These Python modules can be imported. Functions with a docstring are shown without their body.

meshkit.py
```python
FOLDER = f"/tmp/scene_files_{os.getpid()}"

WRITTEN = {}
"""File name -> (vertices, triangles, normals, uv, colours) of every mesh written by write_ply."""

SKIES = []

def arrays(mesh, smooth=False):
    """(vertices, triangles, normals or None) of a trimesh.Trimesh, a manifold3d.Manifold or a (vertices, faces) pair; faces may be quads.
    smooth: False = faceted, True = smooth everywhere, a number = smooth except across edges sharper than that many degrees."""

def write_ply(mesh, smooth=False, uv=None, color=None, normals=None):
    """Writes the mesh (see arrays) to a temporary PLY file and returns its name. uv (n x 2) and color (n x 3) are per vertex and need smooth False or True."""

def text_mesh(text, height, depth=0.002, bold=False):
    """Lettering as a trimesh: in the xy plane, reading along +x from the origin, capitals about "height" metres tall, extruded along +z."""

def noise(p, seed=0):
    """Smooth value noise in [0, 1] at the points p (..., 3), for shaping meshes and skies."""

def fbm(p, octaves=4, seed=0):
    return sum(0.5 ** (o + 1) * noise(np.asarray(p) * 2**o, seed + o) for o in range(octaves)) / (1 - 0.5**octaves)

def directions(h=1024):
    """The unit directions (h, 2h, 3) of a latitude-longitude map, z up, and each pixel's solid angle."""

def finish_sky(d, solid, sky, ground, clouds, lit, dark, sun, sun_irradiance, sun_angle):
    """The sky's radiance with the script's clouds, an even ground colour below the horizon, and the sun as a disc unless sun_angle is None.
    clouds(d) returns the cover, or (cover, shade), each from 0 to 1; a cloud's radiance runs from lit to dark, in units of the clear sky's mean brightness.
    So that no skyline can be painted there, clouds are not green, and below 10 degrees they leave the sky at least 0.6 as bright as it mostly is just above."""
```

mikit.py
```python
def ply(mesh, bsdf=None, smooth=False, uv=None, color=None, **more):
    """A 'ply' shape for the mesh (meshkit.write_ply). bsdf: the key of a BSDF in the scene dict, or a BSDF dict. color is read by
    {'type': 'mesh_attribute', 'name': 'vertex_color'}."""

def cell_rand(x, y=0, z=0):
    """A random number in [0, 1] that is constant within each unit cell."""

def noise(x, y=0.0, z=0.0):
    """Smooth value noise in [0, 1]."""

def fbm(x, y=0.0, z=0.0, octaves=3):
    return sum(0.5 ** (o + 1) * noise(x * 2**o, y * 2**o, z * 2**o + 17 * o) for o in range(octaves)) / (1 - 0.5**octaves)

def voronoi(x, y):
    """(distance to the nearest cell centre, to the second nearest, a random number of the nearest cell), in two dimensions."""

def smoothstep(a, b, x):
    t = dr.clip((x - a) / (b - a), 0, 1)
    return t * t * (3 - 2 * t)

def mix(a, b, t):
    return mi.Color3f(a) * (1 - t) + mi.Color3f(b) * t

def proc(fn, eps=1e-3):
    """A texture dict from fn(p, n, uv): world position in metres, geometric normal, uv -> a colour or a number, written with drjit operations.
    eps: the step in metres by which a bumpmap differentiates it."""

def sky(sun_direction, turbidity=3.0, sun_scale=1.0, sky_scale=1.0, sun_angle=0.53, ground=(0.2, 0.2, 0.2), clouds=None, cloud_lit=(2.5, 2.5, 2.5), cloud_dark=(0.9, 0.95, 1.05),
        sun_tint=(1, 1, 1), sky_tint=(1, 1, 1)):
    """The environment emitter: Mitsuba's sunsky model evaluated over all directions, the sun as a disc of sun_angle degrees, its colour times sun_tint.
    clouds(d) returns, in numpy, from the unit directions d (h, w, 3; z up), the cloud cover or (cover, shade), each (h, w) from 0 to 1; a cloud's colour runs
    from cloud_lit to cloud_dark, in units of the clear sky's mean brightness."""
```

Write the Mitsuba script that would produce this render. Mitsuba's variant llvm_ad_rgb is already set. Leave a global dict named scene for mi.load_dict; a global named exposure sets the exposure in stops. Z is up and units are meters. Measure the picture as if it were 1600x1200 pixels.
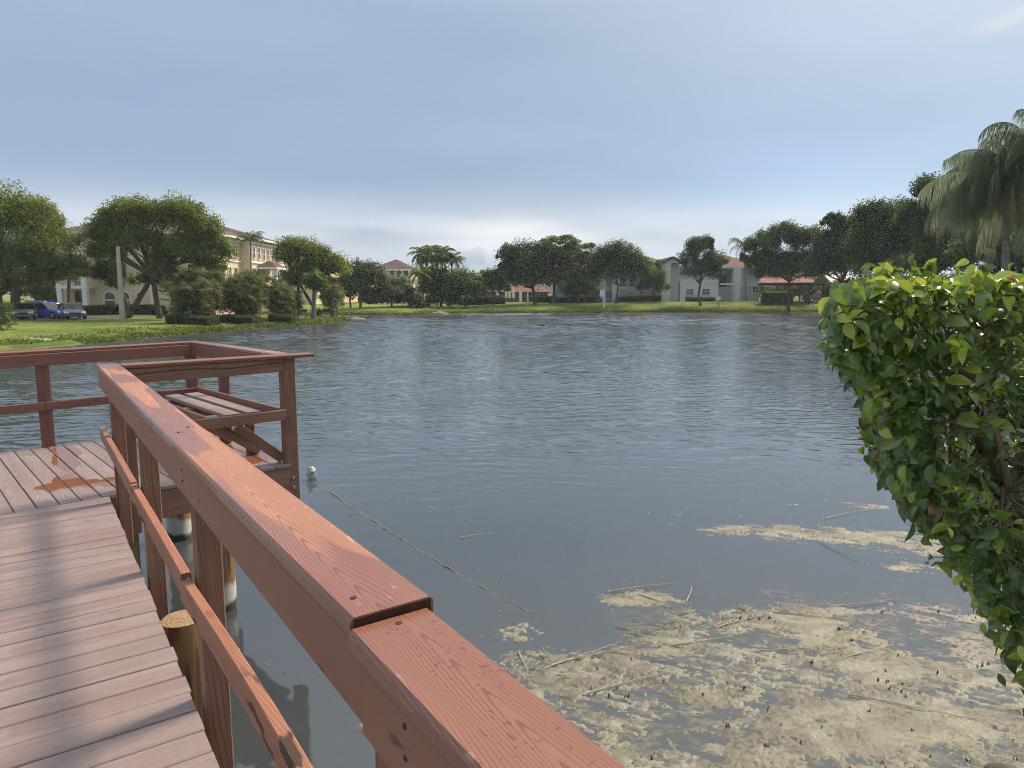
import math
import numpy as np
import shapely
from shapely.geometry import Polygon
import drjit as dr
import mitsuba as mi
import mikit
import meshkit
from mikit import noise, fbm, voronoi, cell_rand, smoothstep, mix, proc

T4 = mi.ScalarTransform4f
scene, labels = {}, {}

# ------------------------------------------------------------------ camera, sky, exposure
EYE = 2.85
PITCH = math.atan(142 / 1080)
scene['camera'] = {
    'type': 'perspective', 'fov': 2 * math.degrees(math.atan(800 / 1080)), 'fov_axis': 'x',
    'near_clip': 0.05, 'far_clip': 4000.0,
    'to_world': T4().look_at(origin=[0, 0, EYE], target=[0, math.cos(PITCH), EYE - math.sin(PITCH)], up=[0, 0, 1]),
}
SUN = np.array([math.cos(math.radians(46)) * 0.735, math.cos(math.radians(46)) * 0.678, math.sin(math.radians(46))])
exposure = 2.14


def sky_clouds(d):
    el = np.degrees(np.arcsin(np.clip(d[..., 2], -1, 1)))
    az = np.degrees(np.arctan2(d[..., 0], d[..., 1]))
    soft = meshkit.fbm(np.stack([d[..., 0] * 2.2, d[..., 1] * 2.2, d[..., 2] * 9.0], -1) + 3.1, 4, 5)
    low = np.exp(-((el - 4.5) / 2.6) ** 2) * (.85 + .45 * np.exp(-((az + 2) / 20) ** 2))
    streak = meshkit.fbm(np.stack([d[..., 0] * 5, d[..., 1] * 5, d[..., 2] * 26], -1), 4, 9)
    blue = np.exp(-((az - 24) / 15) ** 2 - ((el - 8.5) / 4.5) ** 2)
    cover = 0.86 + 0.22 * (soft - 0.5) - 0.24 * blue + 0.12 * low
    # a veil of thin cloud, greyest in a wide low band, thinning to white round the sun; lit streaks near the horizon
    band = np.exp(-((el - 10.5) / 6.5) ** 2)
    glow = np.exp(-(np.degrees(np.arccos(np.clip(d @ (SUN / np.linalg.norm(SUN)), -1, 1))) / 30.0) ** 2)
    veil = np.clip((el - 21) / 22, 0, 1)
    shade = 0.95 + 0.05 * band + 0.16 * (soft - 0.5) - 0.44 * low * np.clip(streak * 1.3 + 0.05, 0, 1.2) - 0.60 * veil - 0.62 * glow
    # a small far cumulus and a wisp
    puff = meshkit.fbm(d * 55, 4, 2)
    cum = np.exp(-(((az + 4.2) / 1.5) ** 2 + ((el - 2.7) / 1.3) ** 2)) + np.exp(-(((az + 2.6) / .7) ** 2 + ((el - 3.1) / .8) ** 2))
    shade = shade + 0.13 * np.clip((cum * (.35 + 1.3 * puff) - .55) * 5, 0, 1)
    wisp = np.exp(-(((az - 34.8) / 2.4) ** 2 + ((el - 17.2 - (az - 34.8) * 0.22) / 0.5) ** 2)) * meshkit.fbm(d * np.array([30, 30, 90]), 4, 7)
    shade = shade - 0.22 * wisp
    return np.clip(cover + 0.5 * wisp, 0, 1), np.clip(shade, 0, 1)


scene['sky'] = mikit.sky(SUN.tolist(), turbidity=3.0, sun_scale=0.92, sun_angle=13.0, clouds=sky_clouds,
                         cloud_lit=(3.15, 3.15, 3.1), cloud_dark=(0.82, 1.07, 1.46), sky_tint=(0.95, 1.02, 1.05))


# ------------------------------------------------------------------ helpers
def numbered(name):
    if name not in scene and name not in labels and not any(k.startswith(name + '__') for k in scene):
        return name
    k = 1
    while True:
        key = f'{name}_{k:03d}'
        if key not in scene and key not in labels:
            return key
        k += 1


_used = {}


def part_key(name):
    k = _used.get(name, -1) + 1
    _used[name] = k
    return name if k == 0 else f'{name}_{k:03d}'


def thing(name, label, cat, group=None):
    key = part_key(name)
    labels[key] = {'label': label, 'category': cat}
    if group:
        labels[key]['group'] = group
    return key


def structure(name, label=None):
    labels[name] = {'kind': 'structure', **({'label': label} if label else {})}
    return name


def stuff(name, label, cat):
    labels[name] = {'kind': 'stuff', 'label': label, 'category': cat}
    return name


class MB:
    """Collects vertices, faces, and per-vertex uv or colour."""

    def __init__(self):
        self.v, self.f, self.uv, self.c, self.n = [], [], [], [], 0

    def add(self, v, f, uv=None, c=None):
        v, f = np.asarray(v, float), np.asarray(f, int)
        if f.shape[1] == 4:
            f = np.vstack([f[:, [0, 1, 2]], f[:, [0, 2, 3]]])
        self.v.append(v); self.f.append(f + self.n); self.n += len(v)
        if uv is not None: self.uv.append(np.asarray(uv, float))
        if c is not None: self.c.append(np.broadcast_to(np.asarray(c, float), (len(v), 3)))
        return self

    def box(self, x0, x1, y0, y1, z0, z1):
        v = np.array([[x, y, z] for x in (x0, x1) for y in (y0, y1) for z in (z0, z1)], float)
        f = np.array([[0, 1, 3, 2], [4, 6, 7, 5], [0, 4, 5, 1], [2, 3, 7, 6], [0, 2, 6, 4], [1, 5, 7, 3]])
        return self.add(v, f)

    def tube(self, pts, rad, k=8, cap=True):
        pts = np.asarray(pts, float); rad = np.broadcast_to(np.asarray(rad, float), (len(pts),))
        d = np.gradient(pts, axis=0); d /= np.linalg.norm(d, axis=1, keepdims=True) + 1e-12
        ref = np.array([0, 0, 1.0]) if abs(d[0, 2]) < 0.9 else np.array([1.0, 0, 0])
        a = np.cross(d, ref); a /= np.linalg.norm(a, axis=1, keepdims=True) + 1e-12
        b = np.cross(d, a)
        t = np.arange(k) / k * 2 * np.pi
        ring = pts[:, None] + rad[:, None, None] * (np.cos(t)[None, :, None] * a[:, None] + np.sin(t)[None, :, None] * b[:, None])
        v = ring.reshape(-1, 3)
        i, j = np.meshgrid(np.arange(len(pts) - 1), np.arange(k), indexing='ij')
        q = np.stack([i * k + j, i * k + (j + 1) % k, (i + 1) * k + (j + 1) % k, (i + 1) * k + j], -1).reshape(-1, 4)[:, ::-1]
        f = np.vstack([q[:, [0, 1, 2]], q[:, [0, 2, 3]]])
        if cap:
            n = len(v)
            v = np.vstack([v, pts[:1], pts[-1:]])
            j = np.arange(k)
            f = np.vstack([f, np.stack([j * 0 + n, (j + 1) % k, j], 1)[:, ::-1] * 1, np.stack([j * 0 + n + 1, (len(pts) - 1) * k + j, (len(pts) - 1) * k + (j + 1) % k], 1)[:, ::-1]])
        return self.add(v, f[:, ::-1])

    def put(self, key, bsdf, smooth=False):
        v, f = np.vstack(self.v), np.vstack(self.f)
        scene[key] = mikit.ply((v, f), bsdf, smooth, uv=np.vstack(self.uv) if self.uv else None, color=np.vstack(self.c) if self.c else None)
        return key

    def part(self, holder, name, bsdf, smooth=False):
        return self.put(part_key(f'{holder}__{name}'), bsdf, smooth)


def at(x, y, Y):
    """The point at forward distance Y that the photograph (1600 wide) shows at pixel x, y; used to survey positions."""
    dx, dz = (x - 800) / 1080, -(y - 600) / 1080
    c, s = math.cos(PITCH), math.sin(PITCH)
    return np.array([dx, c + dz * s, -s + dz * c]) * (Y / (c + dz * s)) + [0, 0, EYE]


# ------------------------------------------------------------------ materials
def bs(key, d):
    scene[key] = d
    return key


def principled(color, rough=0.6, spec=0.4, **k):
    col = color if isinstance(color, dict) else {'type': 'rgb', 'value': list(color)}
    r = rough if isinstance(rough, dict) else float(rough)
    return {'type': 'principled', 'base_color': col, 'roughness': r, 'specular': spec, **k}


def two(b):
    return {'type': 'twosided', 'b': b}


RIPPLES = []
_r = np.random.default_rng(4)
for lam in (.34, .29, .25, .21, .18, .15):
    th = math.radians(98 + _r.normal(0, 22))
    RIPPLES.append((math.cos(th) * 2 * math.pi / lam, math.sin(th) * 2 * math.pi / lam, .026 * lam / (2 * math.pi), _r.random() * 6.28))


def ripple_h(p, n, uv):
    """The finest ripples, too small for the water mesh."""
    x, y = p.x, p.y
    wx = (noise(x * 1.1, y * 1.1, 5.0) - .5) * .4
    wy = (noise(x * 1.1, y * 1.1, 15.0) - .5) * .4
    h = mi.Float(0)
    for kx, ky, a, ph in RIPPLES:
        h += a * dr.sin(kx * (x + wx) + ky * (y + wy) + ph)
    return h * (0.12 + 0.88 * smoothstep(6.0, 17.0, y - 0.10 * x)) * (1.0 - .8 * smoothstep(84.0, 94.0, y))


def water_col(p, n, uv):
    k = fbm(p.x * .5, p.y * .5, 2.0)
    c = mix((.034, .043, .050), (.045, .054, .060), k)
    # weed hanging just below the surface, in blotches and threads
    lim = 5.15 + .85 * smoothstep(.4, 1.6, p.x) + .2 * smoothstep(1.6, 3.5, p.x)
    zone = smoothstep(-.35, .45, lim - p.y + 1.1 * (fbm(p.x * 1.6, p.y * 2.4, 6.0) - .5)) * smoothstep(-.15, .35, p.x - .1)
    m = fbm(p.x * 7.0 - p.y * 3.0, p.y * 13.0 + p.x * 4.0, 3.0)
    return mix(c, mix((.052, .050, .038), (.125, .117, .085), smoothstep(.3, .7, fbm(p.x * 22, p.y * 40, 8.0))), zone * smoothstep(.2, .75, m))


bs('water_mat', {'type': 'bumpmap', 'tex': proc(ripple_h, 0.006), 'scale': 1.0,
                 'bsdf': principled(proc(water_col), 0.05, 1.0)})


def grass_col(p, n, uv):
    a = fbm(p.x * .22, p.y * .22, 3.0)
    b = fbm(p.x * 2.1, p.y * 2.1, 7.0)
    c = noise(p.x * 11, p.y * 11)
    col = mix((.060, .098, .018), (.135, .170, .035), smoothstep(.3, .7, a))
    col = mix(col, (.19, .175, .070), .55 * smoothstep(.52, .78, b))
    col = mix(col, (.045, .06, .018), .5 * smoothstep(.55, .9, c))
    edge = -.02 + .09 * fbm(p.x * .9, p.y * .9, 1.0)
    return mix((.16, .13, .085), col, smoothstep(edge - .05, edge + .05, p.z))


bs('grass_mat', two(principled(proc(grass_col), .9, .15)))
bs('asphalt_mat', two(principled(proc(lambda p, n, uv: mix((.055, .055, .056), (.09, .088, .085), fbm(p.x * 3, p.y * 3, 0))), .9, .2)))
LEAF = bs('leaf_mat', {'type': 'principledthin', 'base_color': {'type': 'mesh_attribute', 'name': 'vertex_color'}, 'roughness': .55, 'diff_trans': 1.25, 'spec_trans': 0.0, 'eta': 1.35})
_vc = {'type': 'mesh_attribute', 'name': 'vertex_color'}
GLEAF = bs('glossy_leaf_mat', {'type': 'blendbsdf', 'weight': .5, 'a': two(principled(_vc, .26, 1.0)),
                               'b': {'type': 'principledthin', 'base_color': _vc, 'roughness': .4, 'diff_trans': 1.5, 'spec_trans': 0.0, 'eta': 1.5}})
bs('bark_mat', principled(proc(lambda p, n, uv: mix((.045, .035, .028), (.13, .11, .09), fbm(p.x * 7, p.y * 7, p.z * 2.2))), .9, .2))
bs('palm_bark_mat', principled(proc(lambda p, n, uv: mix((.12, .105, .085), (.26, .235, .20), noise(p.x * 2, p.y * 2, p.z * 9))), .9, .2))
bs('pale_pole_mat', principled(proc(lambda p, n, uv: mix((.36, .33, .28), (.50, .47, .41), fbm(p.x * 5, p.y * 5, p.z * 1.2))), .85, .2))
bs('twig_mat', principled(proc(lambda p, n, uv: mix((.10, .075, .055), (.24, .20, .16), fbm(p.x * 40, p.y * 40, p.z * 30))), .85, .2))


def stucco(a, b, s=.5):
    return lambda p, n, uv: mix(a, b, .6 * fbm(p.x * s, p.y * s, p.z * s * .6) + .4 * fbm(p.x * 4, p.y * 4, p.z * 1.3))


bs('cream_mat', two(principled(proc(stucco((.60, .47, .30), (.72, .59, .41))), .85, .2)))
bs('cream_pale_mat', two(principled(proc(stucco((.66, .56, .42), (.76, .67, .54))), .85, .2)))
bs('trim_mat', two(principled(proc(stucco((.66, .64, .60), (.78, .76, .72), 1.0)), .7, .3)))
bs('grey_wall_mat', two(principled(proc(stucco((.36, .38, .40), (.46, .48, .50))), .85, .2)))
bs('grey_light_mat', two(principled(proc(stucco((.55, .57, .58), (.66, .68, .69))), .85, .2)))
bs('white_mat', two(principled(proc(stucco((.68, .70, .72), (.80, .81, .82))), .7, .3)))


def tiles(a, b, c):
    def fn(p, n, uv):
        r = cell_rand(dr.floor((p.x + p.y) * 3.3), dr.floor(p.z * 7.0), dr.floor(p.y * .9))
        row = .5 + .5 * dr.sin((p.x + p.y) * 20.0)
        return mix(mix(a, b, r), c, .35 * row + .3 * fbm(p.x * .8, p.y * .8, p.z))
    return fn


bs('dark_tile_mat', two(principled(proc(tiles((.085, .062, .056), (.14, .098, .085), (.06, .05, .047))), .85, .2)))
bs('red_tile_mat', two(principled(proc(tiles((.145, .082, .064), (.20, .112, .085), (.11, .07, .058))), .85, .2)))
bs('red_metal_mat', two(principled(proc(lambda p, n, uv: mix((.235, .085, .075), (.30, .115, .10), fbm(p.x * .7, p.y * 2, p.z))), .45, .4)))
bs('dark_wood_mat', two(principled((.05, .038, .032), .7, .3)))
bs('pane_mat', two(principled((.025, .03, .036), .08, .6)))
bs('rail_metal_mat', two(principled((.62, .62, .62), .5, .4)))
bs('concrete_mat', two(principled(proc(lambda p, n, uv: mix((.22, .21, .19), (.38, .36, .33), fbm(p.x * 3, p.y * 3, p.z * 5))), .9, .2)))
bs('rock_mat', two(principled(proc(lambda p, n, uv: mix((.11, .10, .085), (.29, .27, .235), fbm(p.x * 3, p.y * 3, p.z * 4))), .9, .2)))
bs('tyre_mat', principled((.02, .02, .021), .8, .3))
bs('rim_mat', principled((.45, .46, .47), .3, .5, metallic=.8))
bs('lamp_mat', two(principled((.75, .76, .78), .15, .6)))
bs('car_glass_mat', principled((.015, .017, .02), .05, .7))
bs('plastic_black_mat', two(principled((.02, .02, .022), .5, .4)))
for nm, c in (('car_silver_mat', (.40, .42, .44)), ('car_black_mat', (.02, .021, .024)), ('car_blue_mat', (.02, .075, .42)), ('car_navy_mat', (.05, .075, .12)), ('car_grey_mat', (.10, .108, .115)), ('car_maroon_mat', (.11, .016, .03)), ('car_white_mat', (.72, .73, .74))):
    bs(nm, two(principled(c, .3, .5, clearcoat=.8, clearcoat_gloss=.95)))
bs('canvas_mat', two(principled((.72, .62, .58), .9, .1)))

# ------------------------------------------------------------------ the lake and the ground
SHORE = [(-26.5, 20), (-25.5, 34.4), (-24.4, 35.8), (-23.95, 39.8), (-22.9, 45), (-20.9, 56.5), (-17.6, 65.5), (-16.6, 71), (-17.6, 74.6), (-21, 76.5), (-32, 80), (-40, 86),
         (-36, 91), (-26, 92.5), (-17, 92), (-11.5, 93), (-9.8, 99.5), (-4, 101.5), (10, 103), (30, 105.5), (48.5, 107.6), (53, 104), (49, 88), (40, 64), (30, 45), (23, 34), (15, 20), (9.5, 11),
         (6.6, 6.4), (5.0, 4.6), (3.4, 3.75), (2.0, 3.2), (.9, 2.6), (.1, 1.6), (-.7, .4), (-1.4, -2.5), (-6, -5.5), (-14, -5), (-22, 2)]
LAKE = Polygon(SHORE).buffer(-.45).buffer(.9).buffer(-.45)
LINE = LAKE.exterior


def ground_h(x, y):
    x, y = np.asarray(x, float), np.asarray(y, float)
    pts = shapely.points(x, y)
    d = shapely.distance(LINE, pts)
    inside = shapely.contains(LAKE, pts)
    top = .75 + .80 * np.clip((x + 20) / 50, 0, 1) ** 1.2 + .35 * np.exp(-((x - 4) ** 2 + (y - 0) ** 2) / 60)
    top = np.where(y < 14, .85, top) - .30 * np.clip((-24 - x) / 8, 0, 1) * np.clip((90 - y) / 10, 0, 1)
    bump = (meshkit.fbm(np.stack([x * .12, y * .12, x * 0], -1), 3, 1) - .5) * .35
    ramp = 1 - np.exp(-d / 4.2)
    up = .10 * (1 - np.exp(-d / .25)) + (top - .10) * ramp + bump * np.clip(d / 8, 0, 1)
    return np.where(inside, -1.3 * (1 - np.exp(-d / 1.6)), up)


def gh(x, y):
    return float(ground_h(np.array([x]), np.array([y]))[0])


def terrain():
    def axis(a, b, fine0, fine1, fs, cs):
        return np.unique(np.concatenate([np.arange(a, fine0, cs), np.arange(fine0, fine1, fs), np.arange(fine1, b, cs), [b]]))
    xs = np.unique(np.concatenate([[-3000, -1500, -700, -350, -200], np.arange(-140, 160, 1.0), np.arange(-2, 8, .25), np.arange(-28, -14, .4), [200, 350, 700, 1500, 3000]]))
    ys = np.unique(np.concatenate([[-3000, -1500, -700, -300, -120], np.arange(-60, 200, 1.0), np.arange(-1, 7, .25), np.arange(32, 78, .5), np.arange(90, 110, .4), [260, 350, 700, 1500, 3000]]))
    X, Y = np.meshgrid(xs, ys)
    Z = ground_h(X.ravel(), Y.ravel())
    v = np.stack([X.ravel(), Y.ravel(), Z], 1)
    n, m = len(xs), len(ys)
    i, j = np.meshgrid(np.arange(m - 1), np.arange(n - 1), indexing='ij')
    q = np.stack([i * n + j, i * n + j + 1, (i + 1) * n + j + 1, (i + 1) * n + j], -1).reshape(-1, 4)
    MB().add(v, q).put('ground', 'grass_mat', True)


terrain()
structure('ground', 'grassy banks around the lake')


def water():
    r = np.random.default_rng(12)
    comps = []
    for lam in (2.3, 1.9, 1.55, 1.3, 1.1, .95, .82, .72, .64, .57, .51, .46, .41, .37, .34, .31, .55, .44):
        th = math.radians(98 + r.normal(0, 20))
        comps.append((lam, math.cos(th) * 2 * math.pi / lam, math.sin(th) * 2 * math.pi / lam, lam / (2 * math.pi), r.random() * 6.28))

    def height(x, y, dy):
        q = np.stack([x, y, x * 0], -1)
        wx = (meshkit.noise(q * .35 + 1, 1) - .5) * 1.2 + (meshkit.noise(q * 1.1, 2) - .5) * .4
        wy = (meshkit.noise(q * .35 + 9, 3) - .5) * 1.2 + (meshkit.noise(q * 1.1, 4) - .5) * .4
        use = [c for c in comps if c[0] > 4.2 * dy]
        use = [c for c in use if c[0] < 8.5 * dy or c[0] < .6]
        h = sum(c[3] * np.sin(c[1] * (x + wx) + c[2] * (y + wy) + c[4]) for c in use) * math.sqrt(2 / len(use))
        sm = lambda a, b, t: np.clip((t - a) / (b - a), 0, 1) ** 2 * (3 - 2 * np.clip((t - a) / (b - a), 0, 1))
        gust = .45 + 1.0 * sm(.32, .68, meshkit.fbm(q * [.10, .055, 1] + 3, 3, 8))
        shelter = .07 + .93 * sm(5.5, 15.0, y - .10 * x)
        lee = 1 - .70 * sm(.22, .5, x / np.maximum(y + 4, 1)) * sm(40, 14, y) * 1.0
        calm = np.maximum(1 - .75 * sm(84, 95, y) - .5 * sm(-14, -20, x + .02 * y), .25)
        h = h * (.046 + .090 * sm(12, 45, y))
        return h * gust * shelter * np.clip(lee, .25, 1) * calm
    m = MB()
    for x0, x1, dx, y0, y1, dy in ((-32, 26, .15, -7, 25.0, .08), (-32, 47, .24, 25.0, 62.0, .11), (-46, 58, .42, 62.0, 111.0, .21)):
        xs, ys = np.linspace(x0, x1, int((x1 - x0) / dx)), np.linspace(y0, y1, int((y1 - y0) / dy))
        X, Y = np.meshgrid(xs, ys)
        v = np.stack([X.ravel(), Y.ravel(), height(X.ravel(), Y.ravel(), dy)], 1)
        n = len(xs)
        a, b = np.meshgrid(np.arange(len(ys) - 1), np.arange(n - 1), indexing='ij')
        q = np.stack([a * n + b, a * n + b + 1, (a + 1) * n + b + 1, (a + 1) * n + b], -1).reshape(-1, 4)
        c = v[q].mean(1)
        near = shapely.contains(LAKE.buffer(1.2), shapely.points(c[:, 0], c[:, 1]))
        q = q[near]
        used, inv = np.unique(q, return_inverse=True)
        m.add(v[used], inv.reshape(q.shape), uv=v[used][:, :2])
    m.put('water', 'water_mat', True)


water()
structure('water', 'dark rippled lake water')


# grass along the banks: blades, sampled in a strip by the visible shores
def grass_blades():
    r = np.random.default_rng(11)
    L = LINE.length
    s = r.random(80000) * L
    p = shapely.get_coordinates(shapely.line_interpolate_point(LINE, s))
    off = r.exponential(1.1, len(s)) + .02
    q = shapely.get_coordinates(shapely.line_interpolate_point(LINE, (s + .05) % L))
    t = q - p; t /= np.linalg.norm(t, axis=1, keepdims=True) + 1e-9
    nrm = np.stack([-t[:, 1], t[:, 0]], 1) * (1 if LINE.is_ccw else -1)
    xy = p - nrm * off[:, None]
    keep = (xy[:, 1] > 30) & (off < 5)
    keep &= ~((xy[:, 0] < -23.2) & (xy[:, 1] > 34.0) & (xy[:, 1] < 39.0) & (off < .9))
    xy, off = xy[keep], off[keep]
    z = ground_h(xy[:, 0], xy[:, 1])
    n = len(xy)
    hgt = (.07 + .13 * r.random(n)) * np.where(off < .7, 1.5, .75) * (.5 + meshkit.noise(np.stack([xy[:, 0] * .5, xy[:, 1] * .5, xy[:, 0] * 0], -1), 3))
    a = r.random(n) * 6.28
    w = .05 + .07 * r.random(n)
    lean = np.stack([r.normal(0, .12, n), r.normal(0, .12, n), hgt], 1)
    base = np.stack([xy[:, 0], xy[:, 1], z - .03], 1)
    side = np.stack([np.cos(a) * w, np.sin(a) * w, a * 0], 1)
    v = np.stack([base - side, base + side, base + lean], 1).reshape(-1, 3)
    f = np.arange(3 * n).reshape(-1, 3)
    pal = np.array([[.10, .15, .03], [.14, .19, .04], [.18, .21, .06], [.21, .20, .095]])
    c = pal[r.choice(4, n, p=[.35, .35, .2, .1])] * (.8 + .4 * r.random((n, 1)))
    MB().add(v, f, c=np.repeat(c, 3, 0)).put('bank_grass', LEAF)


grass_blades()
stuff('bank_grass', 'tufts of long grass along the water edge', 'grass')


# thin air added to lift the far darks, standing in for lens flare
scene['air'] = {'type': 'homogeneous', 'albedo': {'type': 'rgb', 'value': [.95, .95, .95]}, 'sigma_t': {'type': 'rgb', 'value': [.00032, .00036, .00039]}}
scene['haze'] = {'type': 'cube', 'to_world': T4().translate([0, 0, 14.0]).scale([3050, 3050, 17.0]), 'bsdf': {'type': 'null'}, 'interior': {'type': 'ref', 'id': 'air'}}
stuff('haze', 'thin haze added over the lake to lift the far dark tones', 'haze')
scene['camera']['medium'] = {'type': 'ref', 'id': 'air'}


# ------------------------------------------------------------------ foliage builders
def kites(rng, pts, nrm, size, col, aspect=.55):
    n = len(pts)
    r = rng.normal(size=(n, 3))
    t = np.cross(nrm, r); t /= np.linalg.norm(t, axis=1, keepdims=True) + 1e-9
    b = np.cross(nrm, t)
    s = (size * (.6 + .8 * rng.random(n)))[:, None]
    fold = nrm * s * .18
    v = np.stack([pts - t * s * .5, pts + b * s * aspect * .5 + fold, pts + t * s * .5 - fold, pts - b * s * aspect * .5 + fold], 1).reshape(-1, 3)
    i = np.arange(n)[:, None] * 4
    f = np.vstack([i + [0, 1, 2], i + [0, 2, 3]])
    return v, f, np.repeat(col, 4, 0)


def leaf_cloud(rng, lobes, n, size, palette, clump=.2, per=70, shell=.6, flat=1.0, up=.35):
    lobes = np.asarray(lobes, float)
    w = (lobes[:, 3] * lobes[:, 4] * lobes[:, 5]) ** (2 / 3)
    K = max(6, n // per)
    li = rng.choice(len(lobes), K, p=w / w.sum())
    d = rng.normal(size=(K, 3)); d /= np.linalg.norm(d, axis=1, keepdims=True)
    d[:, 2] = np.where(d[:, 2] < -.35, -d[:, 2] * rng.random(K), d[:, 2])
    r = shell + (1 - shell) * rng.random(K) ** .6
    cen = lobes[li, :3] + d * lobes[li, 3:] * r[:, None] * .92
    rad = lobes[li, 3:].mean(1) * clump * (.6 + .9 * rng.random(K))
    ki = rng.integers(0, K, n)
    g = rng.normal(size=(n, 3)); g /= np.linalg.norm(g, axis=1, keepdims=True)
    g[:, 2] *= flat
    rr = rng.random(n) ** .45
    p = cen[ki] + g * (rad[ki] * rr * 1.25)[:, None]
    nr = g * .8 + d[ki] * .5 + np.array([0, 0, up]) + rng.normal(size=(n, 3)) * .45
    nr /= np.linalg.norm(nr, axis=1, keepdims=True) + 1e-9
    pal = np.asarray(palette)
    pk = rng.integers(0, len(pal), K)
    col = pal[pk][ki] * (.75 + .5 * rng.random((n, 1))) * (.85 + .3 * rng.random(K))[ki][:, None]
    return kites(rng, p, nr, size * np.ones(n), col)


def px_lobes(lobes, Y, depth=.9):
    out = []
    m = Y / 1080
    for cx, cy, rx, ry in lobes:
        c = at(cx, cy, Y)
        out.append([*c, rx * m, (rx * m + ry * m) / 2 * depth, ry * m])
    return np.array(out)


BRIGHT = [(.170, .225, .050), (.210, .265, .062), (.245, .285, .080), (.130, .180, .046)]
MID = [(.105, .160, .050), (.130, .185, .058), (.160, .205, .070), (.082, .130, .046)]
DARK = [(.074, .118, .048), (.092, .138, .055), (.112, .155, .062), (.062, .100, .046)]
OLIVE = [(.120, .150, .058), (.160, .190, .080), (.100, .130, .054)]
seed = [100]


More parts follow.
